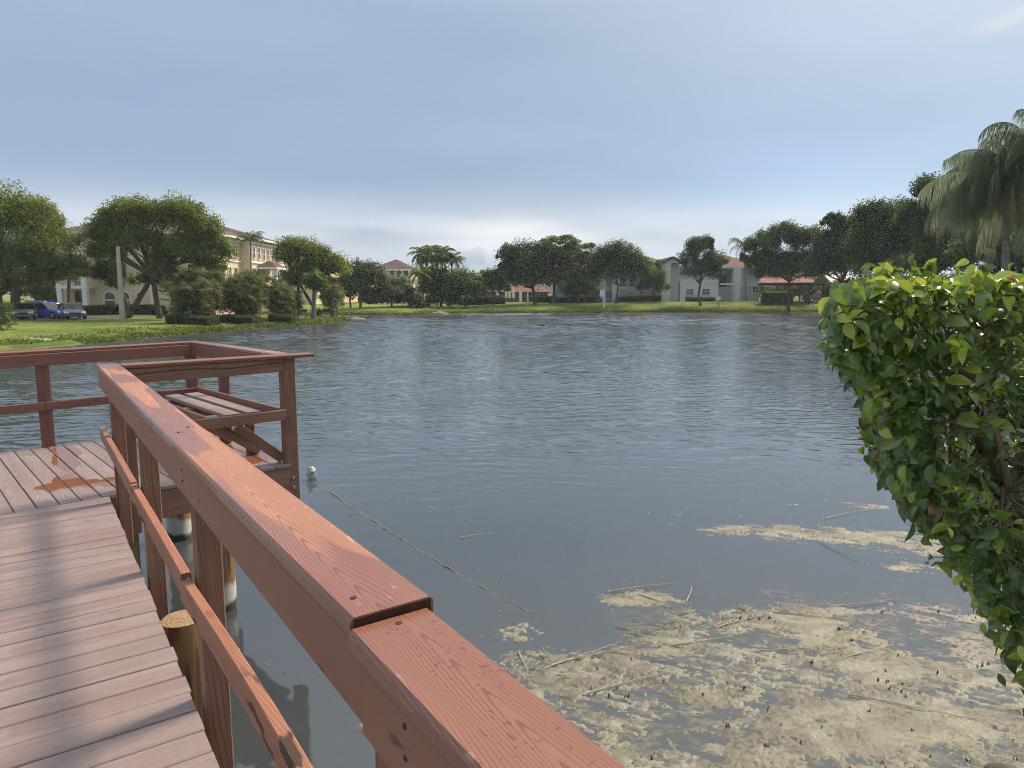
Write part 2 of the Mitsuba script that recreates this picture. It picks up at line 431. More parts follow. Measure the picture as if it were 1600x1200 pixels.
def tree(label, Y, lobes, base, n, size=.3, pal=MID, trunk_r=.25, fork=None, cat='tree', name='shade_tree', clump=.2, per=70, shell=.6, group=None, stems=None, flat=1.0):
    seed[0] += 1
    rng = np.random.default_rng(seed[0])
    t = thing(name, label, cat, group)
    lb = px_lobes(lobes, Y)
    v, f, c = leaf_cloud(rng, lb, n, size, pal, clump, per, shell, flat)
    MB().add(v, f, c=c).put(f'{t}__crown', LEAF)
    b = at(base[0], base[1], Y)
    tr = MB()
    for st in (stems or [base]):
        b = at(st[0], st[1], Y + (st[2] if len(st) > 2 else 0)); b[2] = gh(b[0], b[1]) - .1
        fk = at(*(fork or (st[0], max(l[1] for l in lobes))), Y)
        mid = (b + fk) / 2 + rng.normal(0, .12, 3) * [1, 1, 0]
        tr.tube([b, b * .85 + mid * .15, mid, fk], [trunk_r * 1.35, trunk_r * 1.05, trunk_r * .9, trunk_r * .75], 9)
        for L in lb:
            e = L[:3] + rng.normal(0, .25, 3) * L[3:]
            m1 = fk * .5 + e * .5 + rng.normal(0, .18, 3)
            tr.tube([fk, m1, e], [trunk_r * .6, trunk_r * .38, trunk_r * .14], 6, False)
            for _ in range(3):
                e2 = L[:3] + rng.normal(0, .36, 3) * L[3:]
                tr.tube([m1, (m1 + e2) / 2 + rng.normal(0, .2, 3), e2], [trunk_r * .3, trunk_r * .18, trunk_r * .07], 5, False)
    tr.put(f'{t}__trunk', 'bark_mat', True)
    return t


def bush(label, Y, lobes, n, size, pal, cat='shrub', name='shrub', group=None, clump=.25):
    seed[0] += 1
    rng = np.random.default_rng(seed[0])
    t = thing(name, label, cat, group)
    v, f, c = leaf_cloud(rng, px_lobes(lobes, Y), n, size, pal, clump, 60, .5)
    MB().add(v, f, c=c).put(t, LEAF)
    return t


def hedge_box(label, x0, x1, y0, y1, h, n, size=.16, pal=DARK, name='box_hedge', group=None, z=None):
    seed[0] += 1
    rng = np.random.default_rng(seed[0])
    t = thing(name, label, 'hedge', group)
    u = rng.random((n, 3))
    k = rng.integers(0, 4, n)
    u[k == 0, 2] = 1; u[k == 1, 1] = 0; u[(k == 2), 0] = rng.integers(0, 2, (k == 2).sum())
    x, y = x0 + u[:, 0] * (x1 - x0), y0 + u[:, 1] * (y1 - y0)
    g = ground_h(x, y) if z is None else np.full(n, z)
    p = np.stack([x, y, g + u[:, 2] * h * (.92 + .16 * meshkit.noise(np.stack([x * .8, y * .8, x * 0], -1), 2))], 1) + rng.normal(0, .05, (n, 3))
    nr = rng.normal(size=(n, 3)) * .6 + np.where((k == 0)[:, None], [0, 0, 1], [0, -.8, .3])
    nr /= np.linalg.norm(nr, axis=1, keepdims=True)
    pal = np.asarray(pal)
    c = pal[rng.integers(0, len(pal), n)] * (.8 + .4 * rng.random((n, 1)))
    v, f, c = kites(rng, p, nr, np.full(n, size), c, .7)
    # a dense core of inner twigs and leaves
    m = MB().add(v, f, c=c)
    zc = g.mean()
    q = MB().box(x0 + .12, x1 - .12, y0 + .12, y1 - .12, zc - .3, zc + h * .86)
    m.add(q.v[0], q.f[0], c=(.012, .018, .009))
    m.put(t, LEAF)
    return t


def frond(rng, base, az, el, length, droop, nl, leaflet, width, pal, m, hang=.5, spread=.75):
    """One feather leaf: an arched rachis with leaflets down both sides."""
    k = 14
    s = np.linspace(0, 1, k)
    ang = el - droop * s ** 1.3
    step = length / (k - 1)
    h = np.concatenate([[0], np.cumsum(np.cos(ang[:-1]) * step)])
    z = np.concatenate([[0], np.cumsum(np.sin(ang[:-1]) * step)])
    d = np.array([math.cos(az), math.sin(az), 0])
    pts = base + h[:, None] * d + z[:, None] * [0, 0, 1]
    col = np.asarray(pal)[rng.integers(0, len(pal))] * (.8 + .4 * rng.random())
    side = np.array([-d[1], d[0], 0])
    rw = np.linspace(.035, .008, k)[:, None] * (length / 3)
    v = np.vstack([pts - side * rw, pts + side * rw]); i = np.arange(k - 1)
    m.add(v, np.stack([i, i + 1, i + 1 + k, i + k], 1), c=col * .9)
    u = np.linspace(.12, 1, nl)
    pp = np.stack([np.interp(u, s, pts[:, j]) for j in range(3)], 1)
    tt = np.stack([np.interp(u, s, np.gradient(pts[:, j])) for j in range(3)], 1); tt /= np.linalg.norm(tt, axis=1, keepdims=True)
    for sg in (-1, 1):
        ln = leaflet * np.sin(np.clip(u * .88 + .12, 0, 1) * np.pi * .93) ** .6 * (.6 + .6 * rng.random(nl))
        dirn = sg * side * (spread + .2 * rng.random((nl, 1))) + tt * .45 + np.array([0, 0, -hang]) * (.7 + .6 * rng.random((nl, 1))) + rng.normal(0, .15, (nl, 3))
        dirn /= np.linalg.norm(dirn, axis=1, keepdims=True)
        mid = pp + dirn * ln[:, None] * .5
        tip = pp + dirn * ln[:, None] * .95 + np.array([0, 0, -1]) * (ln * hang * .45)[:, None]
        w = tt * width * .5
        v = np.stack([pp - w, pp + w, mid + w, mid - w, tip], 1).reshape(-1, 3)
        b = np.arange(nl)[:, None] * 5
        f = np.vstack([b + [0, 1, 2], b + [0, 2, 3], b + [3, 2, 4]])
        m.add(v, f, c=np.repeat(col * (.85 + .3 * rng.random((nl, 1))), 5, 0))


def feather_palm(label, crown_px, base_px, Y, name='coconut_palm', nf=16, length=2.6, leaflet=.6, width=.06, nl=26, droop=1.5, hang=.5, r=.12, pal=MID, cat='palm tree', group=None, lean=0.0, el=(0.1, 1.25)):
    seed[0] += 1
    rng = np.random.default_rng(seed[0])
    t = thing(name, label, cat, group)
    top = at(*crown_px, Y)
    b = at(*base_px, Y); b[2] = gh(b[0], b[1]) - .1
    s = np.linspace(0, 1, 9)[:, None]
    tk = b * (1 - s) + top * s + np.array([1, 0, 0]) * np.sin(s * np.pi) * lean
    MB().tube(tk, np.linspace(r * 1.5, r * .8, 9), 9).put(f'{t}__trunk', 'palm_bark_mat', True)
    m = MB()
    for k in range(nf):
        frond(rng, top, k * 2.399 + rng.normal(0, .2), el[0] + (el[1] - el[0]) * rng.random(), length * (.85 + .3 * rng.random()), droop * (.8 + .4 * rng.random()), nl, leaflet, width, pal, m, hang)
    m.put(f'{t}__fronds', LEAF)
    return t


def fan_leaf(rng, m, base, dirn, stalk, rad, pal, nb=11):
    d = dirn / np.linalg.norm(dirn)
    c = base + d * stalk
    a = np.cross(d, [0, 0, 1]); a /= np.linalg.norm(a) + 1e-9
    n = np.cross(a, d)
    ro = rng.uniform(-1.3, 1.3)
    a, n = a * math.cos(ro) + n * math.sin(ro), n * math.cos(ro) - a * math.sin(ro)
    col = np.asarray(pal)[rng.integers(0, len(pal))] * (.75 + .5 * rng.random())
    th = np.linspace(-1.9, 1.9, nb)
    tips = c + rad * (np.cos(th)[:, None] * d + np.sin(th)[:, None] * a) * (.85 + .25 * rng.random((nb, 1))) - np.array([0, 0, .28]) * rad * (1 + np.abs(th[:, None]) * .3) * rng.random((nb, 1))
    th2 = .11
    bl = c + rad * .5 * (np.cos(th - th2)[:, None] * d + np.sin(th - th2)[:, None] * a)
    br = c + rad * .5 * (np.cos(th + th2)[:, None] * d + np.sin(th + th2)[:, None] * a)
    v = np.stack([np.repeat(c[None], nb, 0), bl, tips, br], 1).reshape(-1, 3)
    b = np.arange(nb)[:, None] * 4
    m.add(v, np.vstack([b + [0, 1, 2], b + [0, 2, 3]]), c=col)
    w = a * .012
    m.add([base - w, base + w, c + w, c - w], [[0, 1, 2, 3]], c=col * .8)


def fan_clump(label, Y, box, nl, rad=.6, pal=OLIVE, name='fan_palm_clump', group=None, dead=.2):
    """A clump of slender fan palms: several stems, leaves from the ground to the top, dead leaves hanging."""
    seed[0] += 1
    rng = np.random.default_rng(seed[0])
    t = thing(name, label, 'palm clump', group)
    x0, y0, x1, y1 = box
    m, st = MB(), MB()
    cx = (x0 + x1) / 2
    for k in range(9):
        mg = min(24, (x1 - x0) * .32)
        hx = rng.uniform(x0 + mg, x1 - mg)
        g = at(cx + (hx - cx) * .45, y1, Y) + [0, rng.normal(0, .8), 0]; g[2] = gh(g[0], g[1]) - .1
        fr = 1 - abs(hx - cx) / (x1 - x0)
        top = at(hx, y0 + 24 + (1 - fr) * (y1 - y0) * .65 + rng.uniform(0, (y1 - y0) * .45), Y) + [0, rng.normal(0, .9), 0]
        st.tube([g, (g + top) / 2 + rng.normal(0, .1, 3), top], [.09, .08, .07], 6)
        for j in range(nl // 9):
            az, el = rng.random() * 6.28, rng.uniform(-.5, 1.2)
            d = np.array([math.cos(az) * math.cos(el), math.sin(az) * math.cos(el), math.sin(el)])
            fan_leaf(rng, m, top, d, .55 + .5 * rng.random(), rad * (.8 + .4 * rng.random()), pal)
        for j in range(int(nl // 9 * dead * 1.6)):
            az = rng.random() * 6.28
            bb = top + (g - top) * rng.uniform(.05, .5)
            fan_leaf(rng, m, bb, np.array([math.cos(az) * .6, math.sin(az) * .6, -.8]), .4, rad * .8, [(.26, .21, .12), (.17, .14, .085)], 8)
    for k in range(int(nl * .8)):   # leaves of young stems lower down
        px, py = rng.uniform(x0 + min(20, (x1 - x0) * .28), x1 - min(20, (x1 - x0) * .28)), rng.uniform(y0 + (y1 - y0) * .45, y1 - 10)
        c = at(px, py, Y) + [0, rng.normal(0, 1.0), 0]
        az, el = rng.random() * 6.28, rng.uniform(-.3, 1.2)
        fan_leaf(rng, m, c, np.array([math.cos(az) * math.cos(el), math.sin(az) * math.cos(el), math.sin(el)]), .35, rad * (.7 + .4 * rng.random()), pal if rng.random() > .18 else [(.22, .18, .10)], 9)
    st.put(f'{t}__stems', 'palm_bark_mat', True)
    m.put(f'{t}__fronds', LEAF)
    return t


# ------------------------------------------------------------------ buildings
def hip_roof(holder, x0, x1, y0, y1, z, h, over, bsdf, name='roof', fascia='trim_mat'):
    x0, x1, y0, y1 = x0 - over, x1 + over, y0 - over, y1 + over
    dx, dy = x1 - x0, y1 - y0
    k = min(dx, dy) / 2
    if dx >= dy:
        r0, r1 = (x0 + k, (y0 + y1) / 2), (x1 - k, (y0 + y1) / 2)
    else:
        r0, r1 = ((x0 + x1) / 2, y0 + k), ((x0 + x1) / 2, y1 - k)
    v = [(x0, y0, z), (x1, y0, z), (x1, y1, z), (x0, y1, z), (*r0, z + h), (*r1, z + h)]
    if dx >= dy:
        f = [(0, 1, 5), (0, 5, 4), (1, 2, 5), (2, 3, 4), (2, 4, 5), (3, 0, 4)]
    else:
        f = [(0, 1, 4), (1, 2, 5), (1, 5, 4), (2, 3, 5), (3, 0, 4), (3, 4, 5)]
    m = MB().add(v, f)
    m.add([(x0, y0, z), (x1, y0, z), (x1, y1, z), (x0, y1, z)], [[3, 2, 1, 0]])
    key = m.part(holder, name, bsdf)
    if fascia:
        t = .12
        q = MB()
        q.box(x0 + .02, x1 - .02, y0 + .02, y0 + .02 + t, z - .28, z - .004); q.box(x0 + .02, x1 - .02, y1 - t, y1 - .02, z - .28, z - .004)
        q.box(x0 + .02, x0 + .02 + t, y0 + t + .03, y1 - t - .03, z - .28, z - .004); q.box(x1 - t, x1 - .02, y0 + t + .03, y1 - t - .03, z - .28, z - .004)
        q.part(holder, 'fascia', fascia)
    return key


def window(holder, axis, plane, c, z, w, h, frame='trim_mat', sign=-1, mullion=True, pane='pane_mat', sill=True):
    """A framed window on a wall: axis 'y' for a wall of constant y, its outside towards sign."""
    key = part_key(f'{holder}__window')

    def bx(m, a0, a1, d0, d1, z0, z1):
        d0, d1 = sorted((plane + sign * d0, plane + sign * d1))
        if axis == 'y': m.box(a0, a1, d0, d1, z0, z1)
        else: m.box(d0, d1, a0, a1, z0, z1)
    t = .09
    m = MB()
    bx(m, c - w / 2 - t, c - w / 2, .003, .09, z - h / 2, z + h / 2); bx(m, c + w / 2, c + w / 2 + t, .003, .09, z - h / 2, z + h / 2)
    bx(m, c - w / 2 - t, c + w / 2 + t, .003, .09, z + h / 2, z + h / 2 + t)
    bx(m, c - w / 2 - t - .05, c + w / 2 + t + .05, .003, .14 if sill else .09, z - h / 2 - t, z - h / 2)
    if mullion:
        bx(m, c - .03, c + .03, .03, .07, z - h / 2, z + h / 2); bx(m, c - w / 2, c - .03, .03, .065, z - .03, z + .03); bx(m, c + .03, c + w / 2, .03, .065, z - .03, z + .03)
    m.put(key, frame)
    m = MB(); bx(m, c - w / 2, c + w / 2, .006, .022, z - h / 2, z + h / 2); m.put(f'{key}__pane', pane)


def balustrade(holder, x0, x1, y, z0, z1, bsdf='rail_metal_mat'):
    m = MB()
    m.box(x0, x1, y, y + .06, z1 - .07, z1); m.box(x0, x1, y, y + .06, z0, z0 + .06)
    for x in np.arange(x0 + .1, x1, .16):
        m.box(x - .015, x + .015, y + .015, y + .045, z0 + .06, z1 - .07)
    m.part(holder, 'balustrade', bsdf)


def cream_building():
    b = thing('apartment_building', 'cream three-storey apartment building with dark tiled roof behind the lawn trees', 'building')
    m = MB().box(-52.8, -35.2, 82, 91, .2, 9.9); m.part(b, 'wall', 'cream_mat')
    MB().box(-50, -34.0, 91.05, 104.5, .2, 9.9).part(b, 'wall', 'cream_mat')
    hip_roof(b, -52.8, -35.2, 82, 94, 9.92, 2.4, .7, 'dark_tile_mat')
    hip_roof(b, -50, -34.0, 91.3, 104.5, 10.02, 2.2, .7, 'dark_tile_mat')
    # bands and quoins on the shaded end and on the lake side
    q = MB()
    q.box(-52.85, -35.15, 81.92, 81.995, 4.3, 4.42); q.box(-52.85, -35.15, 81.9, 81.99, 6.75, 7.0)
    q.box(-35.19, -35.08, 82.0, 91.0, 6.75, 7.0); q.box(-33.99, -33.86, 91.1, 104.4, 6.75, 7.0); q.box(-35.19, -35.0, 82, 91, 9.25, 9.6); q.box(-33.99, -33.8, 91.1, 104.4, 9.25, 9.6)
    q.box(-42.6, -42.2, 81.93, 81.996, .4, 4.29); q.box(-53.0, -35.1, 81.88, 81.99, 9.3, 9.6)
    q.part(b, 'trim', 'trim_mat')
    MB().box(-49.0, -42.65, 81.94, 81.995, .3, 1.3).part(b, 'plinth', 'cream_pale_mat')
    for k in range(4):
        for z in (2.3, 5.3, 8.1):
            window(b, 'x', -35.2, 83.2 + k * 2.0, z, 1.0, 1.5, sign=1)
    for k in range(7):
        for z in (2.3, 5.3, 8.1):
            window(b, 'x', -34.0, 92.3 + k * 1.8, z, .95, 1.5, sign=1)
    for x in (-40.6, -38.2, -45.3, -47.6):
        window(b, 'y', 82, x, 8.1, 1.0, 1.4)
    for x in (-40.4, -37.4):
        window(b, 'y', 82, x, 5.4, 1.0, 1.4)
    # arched openings and the round window
    for x in (-47.3, -45.6):
        th = np.linspace(0, np.pi, 13)
        key = part_key(f'{b}__window')
        fr, pn = MB(), MB()
        out = np.stack([x + .78 * np.cos(th), th * 0 + 81.9, 2.35 + .78 * np.sin(th)], 1); inn = np.stack([x + .62 * np.cos(th), th * 0 + 81.9, 2.35 + .62 * np.sin(th)], 1)
        i = np.arange(12)
        fr.add(np.vstack([out, inn, out + [0, .09, 0], inn + [0, .09, 0]]), np.vstack([np.stack([i, i + 1, i + 14, i + 13], 1), np.stack([i + 26, i + 27, i + 1, i], 1), np.stack([i + 13, i + 14, i + 40, i + 39], 1)]))
        fr.box(x - .78, x - .62, 81.9, 81.99, .7, 2.35); fr.box(x + .62, x + .78, 81.9, 81.99, .7, 2.35); fr.box(x - .62, x + .62, 81.92, 81.98, 1.95, 2.1)
        fr.put(key, 'trim_mat')
        arc = np.stack([x + .62 * np.cos(th), th * 0 + 81.97, 2.35 + .62 * np.sin(th)], 1)
        pn.add(np.vstack([arc, [[x, 81.97, 2.35]]]), np.stack([i, i * 0 + 13, i + 1], 1)); pn.box(x - .62, x + .62, 81.965, 81.99, .7, 2.35)
        pn.put(f'{key}__pane', 'pane_mat')
    c = at(218, 461, 82)
    th = np.arange(20) / 20 * 2 * np.pi
    key = part_key(f'{b}__window')
    i = np.arange(20); o = lambda r, y: np.stack([c[0] + r * np.cos(th), th * 0 + y, c[2] + r * np.sin(th)], 1)
    fr = MB().add(np.vstack([o(.45, 81.88), o(.28, 81.88), o(.45, 82), o(.28, 82)]), np.vstack([np.stack([i, (i + 1) % 20, (i + 1) % 20 + 20, i + 20], 1), np.stack([i + 40, (i + 1) % 20 + 40, (i + 1) % 20, i], 1), np.stack([i + 20, (i + 1) % 20 + 20, (i + 1) % 20 + 60, i + 60], 1)]))
    fr.put(key, 'trim_mat')
    MB().add(np.vstack([o(.28, 81.96), [[c[0], 81.96, c[2]]]]), np.stack([i, (i + 1) % 20, i * 0 + 20], 1)).put(f'{key}__pane', 'pane_mat')
    # two-storey balcony bay
    bx0, bx1, by = -52.4, -49.0, 80.2
    for x in (bx0, bx1 - .5):
        MB().box(x, x + .55, by, by + .5, .2, 7.1).part(b, 'column', 'trim_mat')
    MB().box(bx0 - .05, bx1 + .1, by - .05, 81.98, 3.35, 3.65).part(b, 'balcony_slab', 'trim_mat')
    MB().box(bx0 - .1, bx1 + .15, by - .1, 81.97, 6.7, 7.3).part(b, 'balcony_roof', 'trim_mat')
    balustrade(b, bx0 + .55, bx1 - .5, by + .1, 3.7, 4.8)
    balustrade(b, bx0 + .55, bx1 - .5, by + .1, .7, 1.7)
    for z in (.7, 3.66):
        MB().box(bx0 + 1.0, bx1 - .9, 81.93, 81.99, z, z + 2.4).part(b, 'door', 'pane_mat')
    # lean-to tiled roof on the end wall
    MB().add([(-48.7, 80.6, 4.75), (-45.2, 80.6, 4.75), (-45.2, 81.98, 6.5), (-48.7, 81.98, 6.5), (-48.7, 80.6, 4.6), (-45.2, 80.6, 4.6), (-48.7, 81.98, 4.6), (-45.2, 81.98, 4.6)], [[0, 1, 2, 3], [4, 5, 1, 0], [6, 4, 0, 3], [5, 7, 2, 1], [4, 6, 7, 5]]).part(b, 'roof', 'dark_tile_mat')
    # low entrance roof on the lake side
    hip_roof(b, -34.0, -31.6, 93.5, 97.5, 6.3, .9, .3, 'dark_tile_mat')
    for y in (93.7, 97.2):
        MB().box(-31.9, -31.5, y, y + .4, .2, 6.0).part(b, 'column', 'trim_mat')


cream_building()


def cream_building_far():
    b = thing('apartment_building', 'long cream apartment block whose brown roof slopes away beyond the palms', 'building')
    MB().box(-62, -36.4, 128, 168, .3, 9.3).part(b, 'wall', 'cream_mat')
    hip_roof(b, -62, -36.4, 128, 168, 9.32, 3.2, .7, 'dark_tile_mat')
    for k in range(14):
        for z in (2.6, 5.4, 8.0):
            window(b, 'x', -36.4, 130 + k * 2.7, z, 1.1, 1.4, sign=1)
    for x in (-39, -42, -45):
        for z in (2.6, 5.4, 8.0):
            window(b, 'y', 128, x, z, 1.1, 1.4)
    MB().box(-62, -36.3, 127.9, 127.99, 6.6, 6.85).part(b, 'trim', 'trim_mat')
    b = thing('apartment_building', 'small hip-roofed cream block with three upper windows beside the coconut palms', 'building')
    x0, x1 = at(583, 440, 150)[0], at(645, 440, 150)[0]
    MB().box(x0, x1, 150, 162, .3, 7.9).part(b, 'wall', 'cream_pale_mat')
    hip_roof(b, x0, x1, 150, 162, 7.92, 2.3, .6, 'dark_tile_mat')
    for px in (613, 623, 634):
        window(b, 'y', 150, at(px, 425, 150)[0], at(px, 425.5, 150)[2], 1.0, 1.25, frame='trim_mat', mullion=False)
    for px in (613, 634):
        window(b, 'y', 150, at(px, 425, 150)[0], 3.4, 1.0, 1.4)
    MB().box(x0 - .06, x1 + .06, 149.92, 149.99, 5.35, 5.6).part(b, 'trim', 'trim_mat')
    xa, xb = at(580, 432, 146)[0], at(606, 432, 146)[0]
    hip_roof(b, xa, xb, 145.5, 149.3, 5.3, 1.2, .3, 'dark_tile_mat')
    MB().box(xa, xb, 145.6, 149.3, .3, 5.0).part(b, 'wall', 'cream_pale_mat')
    xc = at(651, 455, 146)[0]
    MB().box(xc - .4, xc + .4, 146, 146.8, .3, 5.4).part(b, 'column', 'trim_mat')
    MB().box(x1 - .5, xc + .4, 146.1, 150, 5.42, 5.7).part(b, 'balcony_slab', 'trim_mat')
    w = thing('white_building', 'plain white flat-roofed block behind the dark lakeside trees', 'building')
    x0, x1 = at(735, 440, 165)[0], at(763, 440, 165)[0]
    zt = at(750, 430, 165)[2]
    MB().box(x0, x1, 165, 176, .3, zt).part(w, 'wall', 'white_mat')
    MB().box(x0 - .1, x1 + .1, 164.9, 176.1, zt + .004, zt + .35).part(w, 'parapet', 'trim_mat')


cream_building_far()


def clubhouse():
    b = thing('clubhouse', 'low lakeside clubhouse with brown-red roof and open timber posts', 'building')
    Y = 140
    x0, x1 = at(742, 455, Y)[0], at(862, 455, Y)[0]
    g = 1.0
    ze, zr = at(800, 456, Y)[2], at(800, 443, Y)[2]
    MB().add([(x0 - .6, Y - 1, ze), (x1 + .6, Y - 1, ze), (x1 - 1.0, Y + 5, zr), (x0 + 1.8, Y + 5, zr), (x0 - .6, Y + 11, ze), (x1 + .6, Y + 11, ze)], [[0, 1, 2, 3], [5, 4, 3, 2], [4, 0, 3, 3], [1, 5, 2, 2]]).part(b, 'roof', 'red_tile_mat')
    MB().box(x0 - .6, x1 + .6, Y - .98, Y - .8, ze - .28, ze - .01).part(b, 'fascia', 'dark_wood_mat')
    MB().box(x0 + .4, x1 - .4, Y + 4, Y + 10, .6, ze - .02).part(b, 'wall', 'cream_mat')
    for x in np.linspace(x0, x1 - .25, 12):
        MB().box(x, x + .22, Y - .7, Y - .48, .6, ze - .29).part(b, 'post', 'dark_wood_mat')
    MB().box(x0, x1, Y - .66, Y - .55, 1.75, 1.87).part(b, 'rail', 'dark_wood_mat')
    for k, x in enumerate(np.linspace(x0 + 1.5, x1 - 1.5, 6)):
        window(b, 'y', Y + 4, x, 2.2, 1.3, 1.5)
    # pergola to its left
    p = thing('pergola', 'dark timber pergola to the left of the clubhouse', 'pergola')
    xa, xb = at(736, 460, 136)[0], at(772, 460, 136)[0]
    zt = at(740, 457, 136)[2]
    for x in np.linspace(xa, xb - .2, 5):
        MB().box(x, x + .18, 135.5, 135.7, .8, zt).part(p, 'post', 'dark_wood_mat')
    for x in np.linspace(xa - .2, xb, 9):
        MB().box(x, x + .08, 134.6, 139.5, zt + .163, zt + .36).part(p, 'rafter', 'dark_wood_mat')
    MB().box(xa - .3, xb + .3, 135.5, 135.66, zt + .002, zt + .16).part(p, 'beam', 'dark_wood_mat')
    # closed patio umbrellas
    for k, px in enumerate((791, 796, 802)):
        u = thing('patio_umbrella', ('leftmost', 'middle', 'rightmost')[k] + ' of three folded pale umbrellas on the clubhouse terrace', 'umbrella', 'folded umbrellas on the terrace')
        c = at(px, 470, 130); g = gh(c[0], 130)
        MB().tube([[c[0], 130, g - .05], [c[0], 130, g + 2.9]], .03, 6).part(u, 'pole', 'rail_metal_mat', True)
        MB().tube([[c[0], 130, g + .9], [c[0], 130, g + 1.3], [c[0], 130, g + 2.3], [c[0], 130, g + 2.85]], [.26, .30, .17, .04], 10).part(u, 'canopy', 'canvas_mat', 30)
    for k, px in enumerate((777.5, 813.5, 824.5)):
        s = thing('white_column', ('slim white column by the left end of the terrace', 'white column to the right of the folded umbrellas', 'thin white column near the big tree trunk')[k], 'column')
        c = at(px, 470, 132)
        w = (.22, .26, .13)[k]
        m = MB(); m.box(c[0] - w, c[0] + w, 132, 132 + 2 * w, .8, 3.3); m.box(c[0] - w - .07, c[0] + w + .07, 131.93, 132.07 + 2 * w, 3.302, 3.45)
        m.put(s, 'white_mat')


clubhouse()


def grey_building():
    b = thing('apartment_building', 'long grey two-storey apartment building with terracotta roof on the far bank', 'building')
    Y, z0 = 122, 1.2
    X = lambda px, y=Y: at(px, 455, y)[0]
    Z = lambda py, y=Y: at(1000, py, y)[2]
    ze, zb = Z(417), Z(450)
    # ground floor, and an upper floor set back behind its balconies
    MB().box(X(866), X(1186), Y, Y + 13, z0 - .6, zb).part(b, 'wall', 'grey_wall_mat')
    MB().box(X(866), X(1186), Y + 1.9, Y + 13, zb + .003, ze).part(b, 'wall', 'grey_wall_mat')
    opens = ((872, 892), (896, 914), (917, 935), (968, 980), (983, 996), (999, 1012), (1015, 1031), (1121, 1142))
    edges = [866] + [e for o in opens for e in o] + [1186]
    for xa, xb in zip(edges[::2], edges[1::2]):
        MB().box(X(xa), X(xb), Y, Y + 1.89, zb + .003, ze - .45).part(b, 'pier', 'grey_wall_mat')
    MB().box(X(866), X(1186), Y, Y + 1.89, ze - .447, ze).part(b, 'lintel', 'grey_wall_mat')
    for xa, xb in opens:
        MB().box(X(xa) + .25, X(xb) - .25, Y + 1.84, Y + 1.895, zb + .05, zb + 2.2).part(b, 'door', 'pane_mat')
    hip_roof(b, X(866), X(1060), Y, Y + 13, ze + .02, 2.6, .8, 'red_tile_mat', fascia='grey_light_mat')
    hip_roof(b, X(1100), X(1186), Y, Y + 13, ze + .03, 2.3, .8, 'red_tile_mat', fascia='grey_light_mat')
    MB().box(X(905), X(1033) - .1, Y - .12, Y - .005, zb - .12, zb + .12).part(b, 'floor_band', 'white_mat')
    # projecting lighter wings
    for xa, xb, d, zt, mt in ((955, 966, 1.2, ze - .1, 'grey_light_mat'), (1059, 1118, 1.6, Z(440), 'grey_light_mat'), (938, 945, 1.2, ze - .1, 'grey_light_mat'), (1143, 1152, 1.8, ze - .05, 'grey_light_mat')):
        MB().box(X(xa), X(xb), Y - d, Y - .004, z0 - .6, zt).part(b, 'wall', mt)
    MB().box(X(1059) - .1, X(1118) + .1, Y - 1.7, Y - .01, Z(440) + .004, Z(440) + .2).part(b, 'parapet', 'white_mat')
    MB().box(X(1120), X(1143) - .03, Y - 1.78, Y - 1.6, zb + .5, zb + .78).part(b, 'floor_band', 'white_mat')
    MB().box(X(1120), X(1142), Y - .09, Y - .006, z0, zb + .2).part(b, 'door', 'grey_wall_mat')
    # upper-floor balcony openings with screens and posts
    for xa, xb in ((968, 980), (983, 996), (999, 1012), (1015, 1031), (872, 892), (896, 914), (917, 935)):
        balustrade(b, X(xa), X(xb), Y - .14, zb + .14, zb + 1.05, 'grey_light_mat')
    for px in (966.5, 981, 997, 1013, 1032, 894, 915.5):
        MB().box(X(px) - .13, X(px) + .13, Y - .35, Y - .12, z0 - .6, ze - .1).part(b, 'post', 'grey_wall_mat')
    # windows
    for px, py in ((986, 459.5), (1004, 459.5), (901, 460), (915, 460), (930, 460), (951, 460)):
        window(b, 'y', Y, X(px), Z(py), 1.05, .95, frame='white_mat')
    for px in (1078, 1103):
        window(b, 'y', Y - 1.6, X(px, Y - 1.6), Z(456), 1.25, .95, frame='white_mat')
    window(b, 'y', Y, X(1180), Z(452.5), .95, 1.05, frame='white_mat')
    MB().box(X(1153), X(1186), Y - .1, Y - .006, zb + .45, zb + .6).part(b, 'floor_band', 'white_mat')
    # stair tower with a gable
    xa, xb = X(1034, 119.5), X(1047, 119.5)
    xr = X(1062, 119.5)
    zt, zp = Z(411, 119.5), Z(402.5, 119.5)
    MB().box(xa, xb, 119.5, Y - .01, z0 - .6, zt).part(b, 'stair_tower', 'grey_light_mat')
    MB().box(xb + .01, xr, 120.3, Y - .01, z0 - .6, zt - .01).part(b, 'stair_tower', 'grey_wall_mat')
    xm = (xa + xr) / 2 + .2
    g = MB().add([(xa, 119.5, zt), (xr, 119.5, zt), (xm, 119.5, zp - .15), (xa, 126, zt), (xr, 126, zt), (xm, 126, zp - .15)], [(0, 1, 2), (3, 5, 4)]); g.part(b, 'gable', 'grey_light_mat')
    g = MB()
    for p0, p1 in (((xa - .5, zt - .05), (xm, zp)), ((xm, zp), (xr + .5, zt - .05))):
        g.add([(p0[0], 119.1, p0[1]), (p1[0], 119.1, p1[1]), (p1[0], 127, p1[1]), (p0[0], 127, p0[1]), (p0[0], 119.1, p0[1] + .22), (p1[0], 119.1, p1[1] + .22), (p1[0], 127, p1[1] + .22), (p0[0], 127, p0[1] + .22)], [[0, 1, 5, 4], [4, 5, 6, 7], [3, 2, 1, 0]])
    g.part(b, 'roof', 'dark_tile_mat')
    for py, h in ((420, .18), (428.5, .22), (447.5, .22), (459, .18)):
        MB().box(xa - .05, xb + .06, 119.42, 119.49, Z(py, 119.5) - h, Z(py, 119.5) + h * .4).part(b, 'floor_band', 'white_mat')


grey_building()


